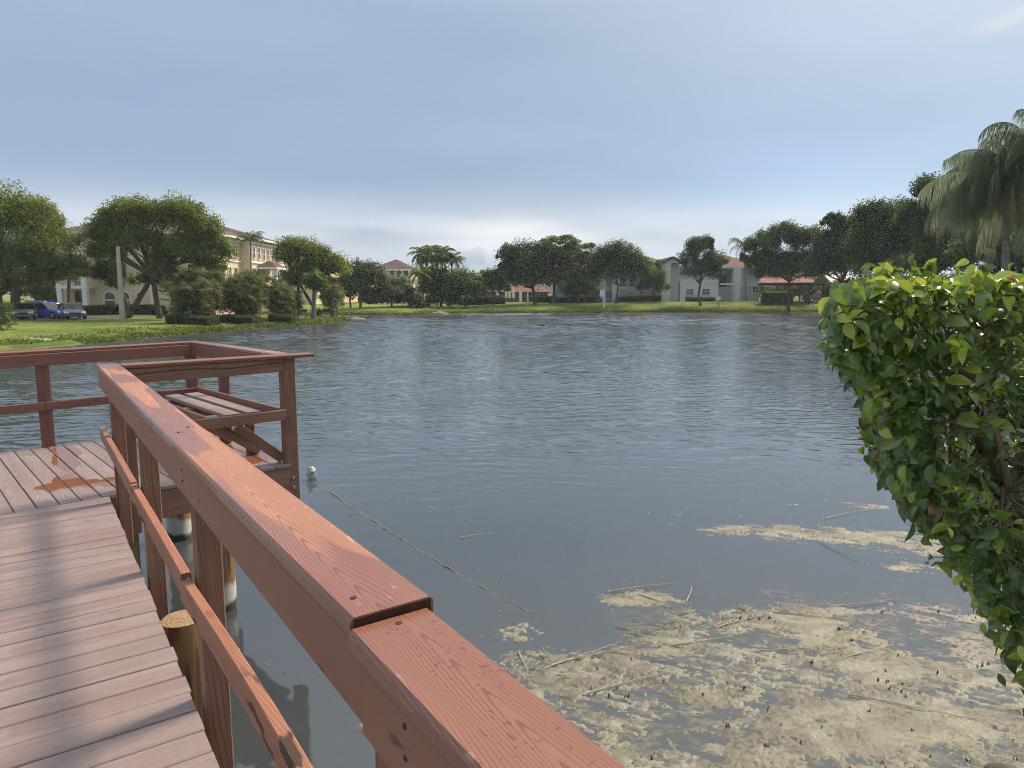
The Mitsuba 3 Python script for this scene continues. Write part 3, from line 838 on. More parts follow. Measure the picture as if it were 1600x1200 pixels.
def carport():
    c = thing('carport', 'open carport with red metal gable roof near the right end of the far bank', 'carport')
    A, B = at(1187, 455, 117)[:2], at(1266, 455, 111.5)[:2]
    L = np.linalg.norm(B - A)
    e1 = (B - A) / L
    e2 = np.array([-e1[1], e1[0]])
    Dp = 7.0
    z0, zr = at(1226, 441.5, 114.2)[2], at(1238, 428.5, 117)[2]

    def C(s_, t_, z):
        return [*(A + e1 * s_ + e2 * t_), z]

    def bar(s0, s1, t0, t1, za, zb, m=None):
        v = [C(a, b, z) for a in (s0, s1) for b in (t0, t1) for z in (za, zb)]
        return (m or MB()).add(v, np.array([[0, 1, 3, 2], [4, 6, 7, 5], [0, 4, 5, 1], [2, 3, 7, 6], [0, 2, 6, 4], [1, 5, 7, 3]]))
    for sgn in (0, 1):
        ta = -.4 if sgn == 0 else Dp + .4
        m = MB()
        m.add([C(-.5, ta, z0), C(L + .5, ta, z0), C(L + .5, Dp / 2, zr), C(-.5, Dp / 2, zr), C(-.5, ta, z0 - .1), C(L + .5, ta, z0 - .1), C(L + .5, Dp / 2, zr - .1), C(-.5, Dp / 2, zr - .1)], [[0, 1, 2, 3], [7, 6, 5, 4], [4, 5, 1, 0], [5, 6, 2, 1], [7, 4, 0, 3]])
        for k in range(22):  # standing seams
            x = -.45 + k * (L + .9) / 21.5
            m.add([C(x, ta, z0 + .003), C(x + .06, ta, z0 + .003), C(x + .06, Dp / 2, zr + .003), C(x, Dp / 2, zr + .003), C(x + .03, ta, z0 + .08), C(x + .03, Dp / 2, zr + .08)], [[0, 4, 5, 3], [4, 1, 2, 5]])
        m.part(c, 'roof', 'red_metal_mat')
    bar(-.3, L + .3, -.1, .08, z0 - .42, z0 - .12).part(c, 'beam', 'dark_wood_mat')
    bar(-.3, L + .3, Dp - .08, Dp + .1, z0 - .42, z0 - .12).part(c, 'beam', 'dark_wood_mat')
    for x in (-.3, L + .2):
        MB().add([C(x, 0, z0 - .13), C(x, Dp, z0 - .13), C(x, Dp / 2, zr - .2), C(x + .1, 0, z0 - .13), C(x + .1, Dp, z0 - .13), C(x + .1, Dp / 2, zr - .2)], [(0, 2, 1), (3, 4, 5)]).part(c, 'gable', 'dark_wood_mat')
    for x in (.2, L / 2, L - .3):
        for t_ in (0, Dp - .2):
            p = C(x, t_, 0)
            bar(x, x + .2, t_, t_ + .2, gh(p[0], p[1]) - .2, z0 - .421).part(c, 'post', 'dark_wood_mat')
    c2 = thing('carport', 'second red-roofed carport half hidden behind the first one and the trees', 'carport')
    xa, xb = at(1299, 455, 126)[0], at(1345, 455, 126)[0]
    za, zb = at(1300, 442, 126)[2], at(1300, 431, 129)[2]
    MB().add([(xa, 126, za), (xb, 126, za), (xb, 129, zb), (xa, 129, zb), (xb, 132, za), (xa, 132, za)], [[0, 1, 2, 3], [3, 2, 4, 5]]).part(c2, 'roof', 'red_metal_mat')
    for x in (xa + .3, xb - .5):
        for y in (126.2, 131.6):
            MB().box(x, x + .18, y, y + .18, gh(x, y) - .2, za + .1).part(c2, 'post', 'dark_wood_mat')


carport()

# parking strip beside the cars on the left lawn
g0 = np.array([[-64, 57.5], [-38.6, 58.5], [-38, 76], [-64, 76]])
xs, ys = np.meshgrid(np.linspace(0, 1, 26), np.linspace(0, 1, 22))
pp = (g0[0] * ((1 - xs) * (1 - ys))[..., None] + g0[1] * (xs * (1 - ys))[..., None] + g0[2] * (xs * ys)[..., None] + g0[3] * ((1 - xs) * ys)[..., None]).reshape(-1, 2)
ii, jj = np.meshgrid(np.arange(21), np.arange(25), indexing='ij')
MB().add(np.column_stack([pp, ground_h(pp[:, 0], pp[:, 1]) + .03]), np.stack([ii * 26 + jj, ii * 26 + jj + 1, (ii + 1) * 26 + jj + 1, (ii + 1) * 26 + jj], -1).reshape(-1, 4)).put('parking_pavement', 'asphalt_mat', True)
structure('parking_pavement', 'asphalt parking strip behind the left lawn')


# ------------------------------------------------------------------ cars
def car(label, px, py, Y, rot, paint, kind='saloon', cat='car', group='cars parked by the lawn', z=None, name='parked_car'):
    t = thing(name, label, cat, group)
    c0 = at(px, py, Y)
    zg = (gh(c0[0], c0[1]) if z is None else z) + .03
    ca, sa = math.cos(rot), math.sin(rot)

    def W(v):
        v = np.asarray(v, float)
        return np.stack([c0[0] + v[:, 0] * ca - v[:, 1] * sa, c0[1] + v[:, 0] * sa + v[:, 1] * ca, zg + v[:, 2]], 1)
    suv = kind == 'suv'
    H = 1.72 if suv else 1.45
    belt = 1.05 if suv else .92
    # x forward; body stations: x, half width, top
    st = [(-2.25, .70, .72 if not suv else .95), (-2.15, .84, .88 if not suv else 1.02), (-1.7, .90, belt + .02), (-.9, .91, belt + .02), (0, .91, belt), (.75, .91, belt - .02), (1.2, .90, belt - .06), (1.8, .86, belt - .17), (2.12, .78, belt - .30), (2.25, .62, belt - .42)]
    rows = []
    for x, w, zt in st:
        lo = .22 if abs(x) < 2.1 else .32
        rows.append([(x, -w * .92, lo), (x, -w, lo + .18), (x, -w, zt - .22), (x, -w * .93, zt - .04), (x, -w * .75, zt), (x, w * .75, zt), (x, w * .93, zt - .04), (x, w, zt - .22), (x, w, lo + .18), (x, w * .92, lo)])
    v = np.array(rows).reshape(-1, 3); k = 10; n = len(rows)
    i, j = np.meshgrid(np.arange(n - 1), np.arange(k), indexing='ij')
    q = np.stack([i * k + j, (i + 1) * k + j, (i + 1) * k + (j + 1) % k, i * k + (j + 1) % k], -1).reshape(-1, 4)
    caps = np.vstack([[[0, a, a + 1] for a in range(1, k - 1)], [[(n - 1) * k, (n - 1) * k + a + 1, (n - 1) * k + a] for a in range(1, k - 1)]])
    m = MB().add(W(v), q); m.add(W(v), caps)
    m.part(t, 'body', paint, 35)
    cb = [(-2.0 if suv else -1.75, -1.55 if suv else -1.05), (.95, .25)]
    xb0, xr0, xb1, xr1 = cb[0][0], cb[0][1], cb[1][0], cb[1][1]

    def cab(o, za, zb):
        fa, fb = (za - belt) / (H - belt), (zb - belt) / (H - belt)
        r = []
        for f, z in ((fa, za), (fb, zb)):
            x0, x1, w = xb0 + (xr0 - xb0) * f - o, xb1 + (xr1 - xb1) * f + o, .84 - .2 * f + o
            r += [(x0, -w, z), (x1, -w, z), (x1, w, z), (x0, w, z)]
        return np.array(r)
    F = np.array([[0, 1, 5, 4], [1, 2, 6, 5], [2, 3, 7, 6], [3, 0, 4, 7], [4, 5, 6, 7]])
    MB().add(W(cab(0, belt - .06, H - .07)), F).part(t, 'window', 'car_glass_mat')
    MB().add(W(cab(.03, H - .09, H)), F).part(t, 'roof', paint)
    # pillars
    pl = MB()
    lo, hi = cab(.012, belt - .05, H - .08)[:4], cab(.012, belt - .05, H - .08)[4:]
    for s, e in ((0, 1), (3, 2)):
        for f in (0.0, .36 if not suv else .3, .66, 1.0):
            a, b = lo[s] * (1 - f) + lo[e] * f, hi[s] * (1 - f) + hi[e] * f
            d = np.array([.045, 0, 0])
            sg = np.array([0, .02 if s == 3 else -.02, 0])
            pl.add(W([a - d, a + d, b + d, b - d, a - d + sg, a + d + sg, b + d + sg, b - d + sg]), [[0, 1, 2, 3], [4, 5, 6, 7], [0, 4, 7, 3], [1, 5, 6, 2]])
    pl.part(t, 'pillars', paint)
    for x in (-1.38, 1.38):
        for s in (-1, 1):
            wk = part_key(f'{t}__wheel')
            yy = np.array([s * .72, s * .9]); rr = .34
            MB().tube(W([(x, yy[0], rr), (x, yy[1], rr), (x, yy[1] + s * .03, rr)]), [rr, rr, rr * .86], 18).put(wk, 'tyre_mat', 40)
            MB().tube(W([(x, s * .9, rr), (x, s * .945, rr)]), [.21, .19], 14).put(f'{wk}__rim', 'rim_mat', 40)
    for s in (-1, 1):
        MB().add(W([(2.04, s * .48, belt - .40), (1.86, s * .82, belt - .36), (1.8, s * .84, belt - .21), (2.06, s * .52, belt - .27), (2.24, s * .46, belt - .42), (2.05, s * .8, belt - .40), (1.98, s * .82, belt - .25), (2.2, s * .5, belt - .29)]), [[0, 1, 2, 3], [7, 6, 5, 4], [0, 4, 5, 1], [1, 5, 6, 2], [2, 6, 7, 3], [3, 7, 4, 0]]).part(t, 'headlight', 'lamp_mat')
        MB().add(W([(-2.27, s * .5, belt - .25), (-2.1, s * .86, belt - .25), (-2.1, s * .86, belt - .1), (-2.27, s * .5, belt - .1), (-2.1, s * .5, belt - .25), (-2.0, s * .8, belt - .25), (-2.0, s * .8, belt - .1), (-2.1, s * .5, belt - .1)]), [[0, 1, 2, 3], [7, 6, 5, 4], [0, 4, 5, 1], [3, 2, 6, 7]]).part(t, 'tail_light', 'car_maroon_mat')
    MB().add(W([(2.27, -.42, .42), (2.27, .42, .42), (2.25, .45, .60), (2.25, -.45, .60), (2.2, -.42, .42), (2.2, .42, .42), (2.18, .45, .6), (2.18, -.45, .6)]), [[0, 1, 2, 3], [4, 5, 1, 0], [3, 2, 6, 7], [0, 3, 7, 4], [1, 5, 6, 2]]).part(t, 'grille', 'plastic_black_mat')
    return t


R_ = math.radians
car('dark grey hatchback facing the lake at the left end of the parked cars', 40, 499, 61, R_(-62), 'car_grey_mat')
car('black car just behind the dark grey hatchback', 27, 496, 66, R_(-55), 'car_black_mat')
car('bright blue car parked side-on behind the lawn', 73, 499, 62.5, R_(-8), 'car_blue_mat')
car('dark navy car at the right end of the parked cars, nose towards the lake', 112, 497, 63, R_(-50), 'car_navy_mat')
car('dark four-by-four behind the bright blue car', 57, 493, 70, R_(-50), 'car_black_mat', 'suv')
car('white car mostly hidden behind the navy car', 82, 493, 72, R_(-60), 'car_white_mat')
car('dark maroon car under the red carport', 1276, 466, 114.5, R_(8), 'car_maroon_mat', group='cars by the carport')
car('silver car to the right of the carport, half behind the clipped bush', 1301, 466, 117, R_(-60), 'car_white_mat', group='cars by the carport')
car('white car deep under the carport beyond the maroon car', 1283, 464, 119, R_(90), 'car_silver_mat', 'suv', group='cars by the carport')

# ------------------------------------------------------------------ left-bank plants
tree('tall broad tree overhanging the parked cars at the left end', 61, [(8, 345, 62, 55), (70, 385, 52, 48), (98, 412, 34, 30), (112, 430, 26, 18), (-12, 445, 40, 24), (60, 432, 30, 22), (-40, 380, 70, 70), (30, 420, 60, 40), (-70, 330, 80, 60), (55, 345, 42, 38)], (26, 494), 52000, .21, BRIGHT, .42, (24, 445), clump=.24, shell=.5)
tree('wide spreading tree with several trunks in front of the cream building', 64, [(148, 372, 32, 26), (178, 352, 34, 30), (205, 338, 38, 30), (245, 336, 40, 30), (285, 342, 42, 32), (318, 365, 36, 32), (335, 395, 32, 34), (215, 378, 46, 28), (280, 395, 46, 34), (328, 425, 30, 24), (165, 395, 36, 18), (250, 415, 30, 20), (222, 438, 20, 14), (272, 440, 26, 22), (335, 448, 22, 16)], (250, 490), 52000, .20, BRIGHT, .26, (238, 432), stems=[(250, 492), (197, 488, .8)], clump=.27, shell=.45)
tree('low drooping dark-leaved tree against the balcony of the cream building', 70, [(128, 417, 16, 7), (150, 424, 20, 8), (168, 432, 22, 10), (182, 445, 16, 10), (172, 415, 22, 16)], (196, 488), 5500, .2, DARK, .16, (190, 455), clump=.35)
for px, py, lab in ((60, 444, 'light green tree behind the parked cars beside the tall tree'), (88, 452, 'thin light green tree between the parked cars and the balcony')):
    tree(lab, 88, [(px, py, 26, 22), (px + 8, py + 14, 20, 16), (px - 12, py + 12, 18, 16)], (px, 486), 5000, .3, BRIGHT, .14, clump=.3)
tree('slim dark-trunked tree next to the left balcony column', 74, [(104, 420, 16, 12), (98, 432, 12, 10)], (108, 488), 2500, .25, MID, .22)
tree('dark tree behind the cars at the left edge', 85, [(-10, 440, 40, 34), (15, 452, 30, 24), (-40, 430, 50, 40)], (0, 488), 8000, .35, DARK, .2, clump=.3)
fan_clump('fan palms at the left edge beside the parked cars', 47, (-45, 462, 16, 522), 60, .55, MID)
lp = thing('light_pole', 'leaning pale wooden pole standing on the left lawn', 'pole')
pb, pt = at(191.5, 496, 61), at(184, 385, 61); pb[2] = gh(pb[0], pb[1]) - .2
MB().tube([pb, (pb + pt) / 2, pt], [.24, .20, .15], 12).put(lp, 'pale_pole_mat', True)
fan_clump('largest fan palm clump, left of the other two, with a low hedge ring', 56, (250, 402, 354, 503), 300, .70)
fan_clump('middle fan palm clump with hanging dead leaves', 60, (346, 408, 418, 500), 230, .66)
fan_clump('right-hand fan palm clump nearest the single sabal palm', 64, (414, 416, 466, 497), 170, .62)
for i, (a, b_, Y, cx, n) in enumerate(((268, 332, 54, 0, 3800), (350, 400, 58, 0, 2600), (425, 460, 62, 0, 2000))):
    p0, p1 = at(a, 500, Y), at(b_, 500, Y)
    hedge_box(('clipped low hedge around the foot of the largest palm clump', 'clipped low hedge at the foot of the middle palm clump', 'clipped low hedge at the foot of the right-hand palm clump')[i], p0[0], p1[0], Y - .8, Y + 1.2, (.62, .6, .6)[i], n, .14, name='box_hedge')
p0, p1 = at(122, 490, 78), at(250, 490, 78)
hedge_box('long dark hedge along the foot of the cream building', p0[0], p1[0], 78, 79.3, 1.0, 4500, .2)
# sabal palm
sp = thing('sabal_palm', 'single round-headed sabal palm near the tip of the lawn', 'palm tree')
rng = np.random.default_rng(61)
c = at(492, 440, 67); b = at(489, 494, 67); b[2] = gh(b[0], b[1]) - .1
MB().tube([b, (b + c) / 2, c], [.24, .2, .19], 10).put(f'{sp}__trunk', 'palm_bark_mat', True)
m = MB()
for k in range(85):
    az, el = rng.random() * 6.28, math.asin(rng.uniform(-.7, 1))
    fan_leaf(rng, m, c, np.array([math.cos(az) * math.cos(el), math.sin(az) * math.cos(el), math.sin(el)]), .55 + .45 * rng.random(), .62, OLIVE + MID, 13)
m.put(f'{sp}__fronds', LEAF)
feather_palm('lone coconut palm standing against the cream facade', (391, 374), (393, 470), 80, nf=15, length=1.9, leaflet=.5, r=.08, nl=20, pal=DARK)
tree('bushy bright tree beyond the fan palm clumps', 78, [(470, 395, 34, 24), (450, 400, 24, 26), (500, 405, 26, 24), (485, 425, 34, 22), (525, 420, 24, 22), (450, 440, 16, 20), (505, 446, 22, 18)], (466, 488), 26000, .21, BRIGHT, .2, (466, 440), clump=.3, shell=.45, stems=[(466, 488), (512, 486, 1.0)])
fan_clump('fan palm clump behind the sabal palm', 76, (500, 422, 538, 488), 120, .6)
for k, px in enumerate((474, 497, 507, 516)):
    bush(('first', 'second', 'third', 'fourth')[k] + ' of four clipped round shrubs at the lawn tip, counted from the left', 72, [(px, 487, 5.5, 6)], 700, .12, DARK, group='round clipped shrubs')
tree('thin-leaved dark tree on the bank of the far cove', 100, [(552, 420, 20, 14), (575, 425, 24, 16), (562, 440, 28, 16), (590, 438, 16, 16), (545, 437, 14, 12)], (563, 482), 4600, .3, OLIVE + DARK, .2, (562, 455), clump=.35, per=40)
for k, (px, py, rx, ry, lab) in enumerate(((575, 462, 14, 18, 'dark leafy shrub at the left of the cove bank'), (600, 462, 20, 20, 'broad mixed shrub in the middle of the cove bank'), (628, 460, 22, 22, 'tall dark shrub on the cove bank below the hip-roofed block'), (650, 470, 14, 12, 'low shrub beside the coconut palm trunks'))):
    bush(lab, 101 + k * .8, [(px, py, rx, ry), (px - rx * .4, py + 7, rx * .7, ry * .6), (px + rx * .5, py + 8, rx * .6, ry * .6)], 4200, .3, OLIVE + DARK)
for k, (cp, bp, Y, ln) in enumerate((((657, 396), (662, 476), 112, 2.5), ((674, 391), (680, 478), 115, 2.4), ((692, 396), (690, 478), 113, 2.5), ((707, 405), (700, 478), 110, 2.3), ((655, 428), (658, 477), 106, 2.2), ((666, 408), (668, 478), 114, 2.3), ((684, 404), (684, 478), 111, 2.4))):
    feather_palm(('coconut palm at the left of the tall cove group', 'second coconut palm from the left in the cove group, the highest', 'coconut palm right of the highest one in the cove group', 'coconut palm at the right of the cove group', 'short bright coconut palm with a pale trunk in front of the cove group', 'lower coconut palm between the two left palms of the cove group', 'lower coconut palm in the middle of the cove group')[k], cp, bp, Y, nf=22, length=ln, leaflet=.7, r=.12, nl=24, width=.09, pal=MID if k != 4 else BRIGHT, group='coconut palms of the cove', el=(-.3, 1.3), droop=1.8)
tree('dense dark tree below the coconut palms', 108, [(685, 440, 26, 26), (668, 455, 18, 20), (700, 458, 22, 22), (690, 470, 30, 14)], (690, 482), 9000, .32, DARK, .2, clump=.3)
tree('rounded dark tree between the coconut palms and the clubhouse', 107, [(725, 440, 26, 18), (745, 450, 20, 16), (712, 455, 18, 16), (730, 458, 30, 12)], (728, 482), 8500, .3, DARK + MID, .15, (728, 465), clump=.3)

# ------------------------------------------------------------------ far-bank plants
p0, p1 = at(716, 470, 118), at(788, 470, 118)
hedge_box('long dark clipped hedge in front of the pergola', p0[0], p1[0], 118, 119.5, 1.3, 3800, .22)
p0, p1 = at(868, 470, 120), at(938, 470, 120)
hedge_box('dark foundation hedge under the left end of the grey building', p0[0], p1[0], 119.6, 120.6, .9, 2600, .2)
p0, p1 = at(963, 470, 120), at(1033, 470, 120)
hedge_box('dark foundation hedge along the middle of the grey building', p0[0], p1[0], 119.8, 120.8, .85, 2600, .2)
p0, p1 = at(1074, 470, 118.5), at(1117, 470, 118.5)
hedge_box('low hedge under the two windows of the projecting grey wing', p0[0], p1[0], 118.6, 119.5, .6, 1800, .2, MID)
p0, p1 = at(1192, 470, 111.5), at(1236, 470, 111.5)
hedge_box('thick hedge screening the left half of the red carport', p0[0], p1[0], 110.8, 112.2, 1.9, 3600, .22, MID)
p0, p1 = at(834, 470, 122), at(868, 470, 122)
hedge_box('short hedge between the clubhouse and the grey building', p0[0], p1[0], 122, 123, 1.0, 1500, .2)
tree('big dark tree at the left of the clubhouse lawn', 113, [(798, 402, 26, 20), (820, 412, 42, 34), (793, 428, 26, 20), (845, 400, 30, 24), (830, 438, 50, 18)], (836, 476), 24000, .29, DARK, .3, (832, 450), clump=.25, shell=.45)
tree('tall flat-layered flame tree rising above its neighbours', 115, [(875, 380, 34, 13), (905, 388, 28, 13), (855, 390, 24, 12), (880, 400, 46, 14), (900, 412, 42, 15), (865, 418, 40, 15), (890, 432, 54, 16), (922, 405, 26, 14), (850, 405, 26, 13)], (862, 474), 26000, .27, MID, .26, (866, 445), clump=.28, flat=.45, per=60)
tree('round dark tree in front of the grey building, left of the white sign', 112, [(965, 399, 36, 20), (945, 410, 28, 20), (990, 410, 26, 20), (965, 425, 50, 18), (1002, 425, 16, 14), (928, 425, 20, 16)], (962, 474), 22000, .27, MID + DARK, .17, (966, 447), clump=.26, shell=.5)
tree('compact oval dark tree standing alone on the bank', 109, [(1093, 392, 26, 24), (1115, 410, 22, 22), (1078, 412, 20, 24), (1098, 425, 38, 18), (1095, 380, 22, 14)], (1095, 475), 13000, .27, DARK, .2, (1094, 444), clump=.24, shell=.5)
for k, (cp, bp, Y, ln) in enumerate((((1022, 412), (1022, 468), 119, 2.4), ((1163, 383), (1166, 468), 119, 3.4), ((936, 412), (934, 470), 119, 2.2))):
    feather_palm(('drooping palm beside the stair tower of the grey building', 'tall arching palm left of the large right-bank tree', 'small palm top showing between two far-bank trees')[k], cp, bp, Y, name='queen_palm', nf=14, length=ln, leaflet=.8, r=.11, nl=26, droop=2.2, hang=.9, pal=MID)
tree('large rounded tree above the red carport', 106, [(1190, 385, 30, 22), (1225, 372, 34, 24), (1262, 378, 34, 26), (1205, 410, 42, 22), (1255, 412, 44, 22), (1230, 425, 60, 14), (1172, 405, 16, 22)], (1233, 474), 34000, .30, MID + DARK, .24, (1233, 440), clump=.24, shell=.5)
tree('tree with a pale bent trunk beyond the carport', 98, [(1303, 347, 22, 14), (1325, 370, 36, 28), (1297, 390, 34, 28), (1350, 355, 30, 24), (1330, 412, 54, 26), (1290, 415, 34, 20)], (1312, 474), 30000, .33, DARK, .26, (1316, 440), clump=.22, shell=.5)
tree('high dark tree in the middle of the right-bank row', 88, [(1370, 338, 36, 26), (1408, 342, 40, 32), (1370, 380, 48, 38), (1425, 385, 48, 40), (1395, 415, 70, 28)], (1392, 478), 34000, .30, DARK, .3, (1392, 440), clump=.24, shell=.5)
tree('highest domed tree of the right-bank row, beside the queen palm', 76, [(1455, 302, 34, 26), (1490, 315, 40, 34), (1440, 345, 40, 36), (1490, 370, 60, 48), (1460, 410, 60, 26)], (1462, 482), 38000, .27, DARK + MID, .32, (1462, 430), clump=.24, shell=.5)
tree('dark tree behind the queen palm at the right edge', 66, [(1560, 350, 50, 44), (1610, 330, 60, 60), (1540, 400, 60, 36), (1620, 410, 70, 40)], (1565, 486), 26000, .3, DARK, .3, (1570, 440), clump=.25, shell=.5)
for k, (px, Y) in enumerate(((1340, 100), (1420, 92), (1500, 84))):
    bush(('dark undergrowth at the foot of the trees right of the carport', 'dark undergrowth below the middle of the right-bank row', 'dark undergrowth below the highest right-bank tree')[k], Y, [(px, 452, 46, 16), (px - 30, 458, 30, 12), (px + 30, 456, 30, 13)], 6500, .35, DARK)
for k, (px, w, py, Y) in enumerate(((760, 30, 426, 185), (700, 40, 424, 190), (625, 40, 416, 200), (1010, 40, 424, 175), (570, 30, 422, 195), (930, 40, 420, 180), (660, 34, 424, 188), (800, 36, 428, 186), (850, 40, 424, 184))):
    tree('distant grey-green tree ' + ('behind the white block', 'behind the coconut palms', 'behind the hip-roofed cream block', 'beyond the grey building roof', 'behind the brown-roofed block', 'beyond the left end of the grey roof', 'behind the tallest coconut palm', 'behind the clubhouse roof', 'behind the flame tree')[k], Y, [(px, py + 8, w * .7, 11), (px - w * .6, py + 14, w * .5, 9), (px + w * .6, py + 13, w * .5, 9), (px, py + 24, w, 12)], (px, 466), 4500, .6, MID, .25, clump=.3)

for px, py, rx, ry, Y, n, lab in ((770, 440, 22, 20, 110, 6500, 'leafy dark tree between the rounded dark tree and the clubhouse lawn tree'), (548, 448, 24, 24, 103, 6500, 'dense green tree beside the thin-leaved dark tree of the cove'), (612, 452, 30, 22, 107, 7500, 'broad dense tree in front of the hip-roofed cream block'), (1022, 440, 20, 22, 116, 5000, 'leafy tree screening the grey building left of its stair tower'), (905, 448, 26, 20, 117, 6500, 'low spreading tree in front of the left end of the grey building')):
    tree(lab, Y, [(px, py, rx, ry), (px - rx * .6, py + 8, rx * .7, ry * .7), (px + rx * .6, py + 9, rx * .7, ry * .7)], (px, 476), n, .28, MID + DARK, .14, clump=.28, shell=.5)
for k, (px, Y, w, h) in enumerate(((1215, 142, 50, 18), (1300, 140, 50, 20), (1385, 128, 55, 22), (1470, 118, 60, 24), (1560, 108, 70, 26))):
    bush(('green screen of shrubs seen through the red carport', 'shrubs beyond the right end of the red carport', 'dark shrubs seen between trunks of the right-bank row', 'thick shrubs behind the highest right-bank tree', 'thick shrubs behind the weeping palms')[k], Y, [(px, 458 - h * .3, w, h), (px - w * .6, 458, w * .6, h * .7), (px + w * .6, 458, w * .6, h * .7)], 7000, .4, DARK + MID)

# signs, reeds, rocks
s = thing('lake_sign', 'tall white signpost with a pale panel at the water edge of the far bank', 'sign')
c = at(943.5, 480, 106); g = gh(c[0], 106)
MB().tube([[c[0], 106, g - .3], [c[0], 106, g + 2.3]], .09, 8).part(s, 'post', 'white_mat', True)
MB().box(c[0] - .65, c[0] + .1, 105.86, 105.9, g + 1.75, g + 2.75).part(s, 'panel', 'grey_light_mat')
for k, (px, py, h, w) in enumerate(((1122.5, 478, 1.1, .3), (1066, 476, .75, .22))):
    s = thing('utility_box', ('small white box on a post near the lone oval tree', 'short pale marker post left of the lone oval tree')[k], 'utility post')
    Y = 108
    c = at(px, py, Y); g = gh(c[0], Y)
    MB().box(c[0] - .06, c[0] + .06, Y - .06, Y + .06, g - .2, g + h).part(s, 'post', 'concrete_mat')
    MB().box(c[0] - w, c[0] + w, Y - .15, Y + .15, g + h + .002, g + h + (.55 if k == 0 else .25)).part(s, 'box', 'white_mat')


def reeds(label, px, py, Y, n, h, w):
    t = thing('reed_clump', label, 'reeds')
    rng = np.random.default_rng(n)
    m = MB()
    c = at(px, py, Y)
    for k in range(n):
        b = np.array([c[0] + rng.normal(0, w), Y + rng.normal(0, w * .5), -.05])
        tip = b + [rng.normal(0, .3), rng.normal(0, .2), h * (.5 + .6 * rng.random())]
        s = np.array([.04, .02, 0])
        m.add([b - s, b + s, (b + tip) / 2 + s + [0, 0, .1], (b + tip) / 2 - s + [0, 0, .1], tip], [[0, 1, 2], [0, 2, 3], [3, 2, 4]], c=np.array([.12, .16, .035]) * (.7 + .6 * rng.random()))
    m.put(t, LEAF)


reeds('small clump of green reeds in the water by the white signpost', 934, 490, 100.5, 60, .9, .4)
reeds('brownish reeds along the far bank below the lone oval tree', 1118, 487, 103.6, 90, .8, .7)


def rock(label, px, py, Y, sx, sy, sz, sd, name='bank_rock', z=None, mat='rock_mat'):
    import trimesh
    t = thing(name, label, 'rock')
    s = trimesh.creation.icosphere(subdivisions=3)
    v = s.vertices * (1 + .5 * (meshkit.fbm(s.vertices * 1.6 + sd, 4, sd) - .5)[:, None])
    c = at(px, py, Y)
    MB().add(v * [sx, sy, sz] + [c[0], Y, (gh(c[0], Y) if z is None else z)], s.faces).put(t, mat, 40)


rock('flat pale rocks at the tip of the lawn', 556, 497, 76, 1.1, .7, .22, 1, z=.0)
rock('pale stone heap at the corner of the cove and the far bank', 687, 492, 95.5, 1.2, .7, .3, 2, z=.02)
rock('small stone beside the heap at the cove corner', 678, 492, 95, .5, .4, .2, 3, z=.05)
k = thing('drain_outlet', 'pale concrete drain outlet with a dark mouth at the left water edge', 'drain outlet')
c0 = at(42, 533, 37.2)
m = MB()
th = np.linspace(0, np.pi, 11)
m.add([(c0[0] - .75, 36.9, -.4), (c0[0] + .75, 36.9, -.4), (c0[0] + .6, 37.6, .38), (c0[0] - .6, 37.6, .38), (c0[0] - .8, 38.0, .38), (c0[0] + .8, 38.0, .38), (c0[0] - .9, 38.0, -.4), (c0[0] + .9, 38.0, -.4)], [[0, 1, 2, 3], [3, 2, 5, 4], [6, 0, 3, 4], [1, 7, 5, 2]])
m.part(k, 'apron', 'concrete_mat')
MB().tube([[c0[0], 36.7, .1], [c0[0], 38.6, .12]], [.2, .2], 16, False).part(k, 'pipe', 'concrete_mat', 40)

# queen palms at the right edge
QP = [(.24, .30, .20), (.30, .35, .24), (.20, .26, .17), (.34, .34, .23)]


def queen(label, crown, base, Y, nf, ln, nl, leaflet, width, hang, sd, lean=0.0):
    t = thing('queen_palm', label, 'palm tree')
    rng = np.random.default_rng(sd)
    top = at(*crown, Y); b = at(*base, Y); b[2] = gh(b[0], b[1]) - .2
    s = np.linspace(0, 1, 8)[:, None]
    MB().tube(b * (1 - s) + top * s + np.array([1, 0, 0]) * np.sin(s * np.pi) * lean, np.linspace(.21, .13, 8), 12).put(f'{t}__trunk', 'palm_bark_mat', True)
    m = MB()
    for k in range(nf):
        frond(rng, top + rng.normal(0, .14, 3), k * 2.399 + rng.normal(0, .25), rng.uniform(-.45, 1.3), rng.uniform(*ln), rng.uniform(1.3, 2.7), nl, leaflet, width, QP, m, hang, .42)
    m.put(f'{t}__fronds', LEAF)


queen('full weeping queen palm whose long fronds hang down behind the clipped bush', (1572, 282), (1578, 475), 34, 84, (2.2, 4.4), 84, 1.0, .032, 1.9, 77)
queen('taller queen palm with a dark trunk, cut by the right edge of the view', (1618, 215), (1606, 475), 33, 30, (1.8, 3.2), 80, .75, .028, 1.0, 78, .1)
queen('queen palm leaning in from beyond the right edge', (1650, 290), (1660, 475), 37, 40, (2.6, 4.6), 60, 1.0, .04, 1.8, 79)

# ------------------------------------------------------------------ timber
DOCK_A = math.radians(34.9)
AU = np.array([-math.sin(DOCK_A), math.cos(DOCK_A), 0])   # along the gangway, away from the shore
AV = np.array([math.cos(DOCK_A), math.sin(DOCK_A), 0])    # across it, to the open water on the right
ZD = 1.30
wrng = np.random.default_rng(5)


def W(u, v, z):
    return AU * u + AV * v + np.array([0, 0, z])


SK = math.radians(7.5)                                     # the platform sits a little askew to the gangway
PO = (6.02, .41)


def PL(s, t, z):
    return W(PO[0] + s * math.cos(SK) + t * math.sin(SK), PO[1] - s * math.sin(SK) + t * math.cos(SK), z)


def frac(x):
    return x - dr.floor(x)


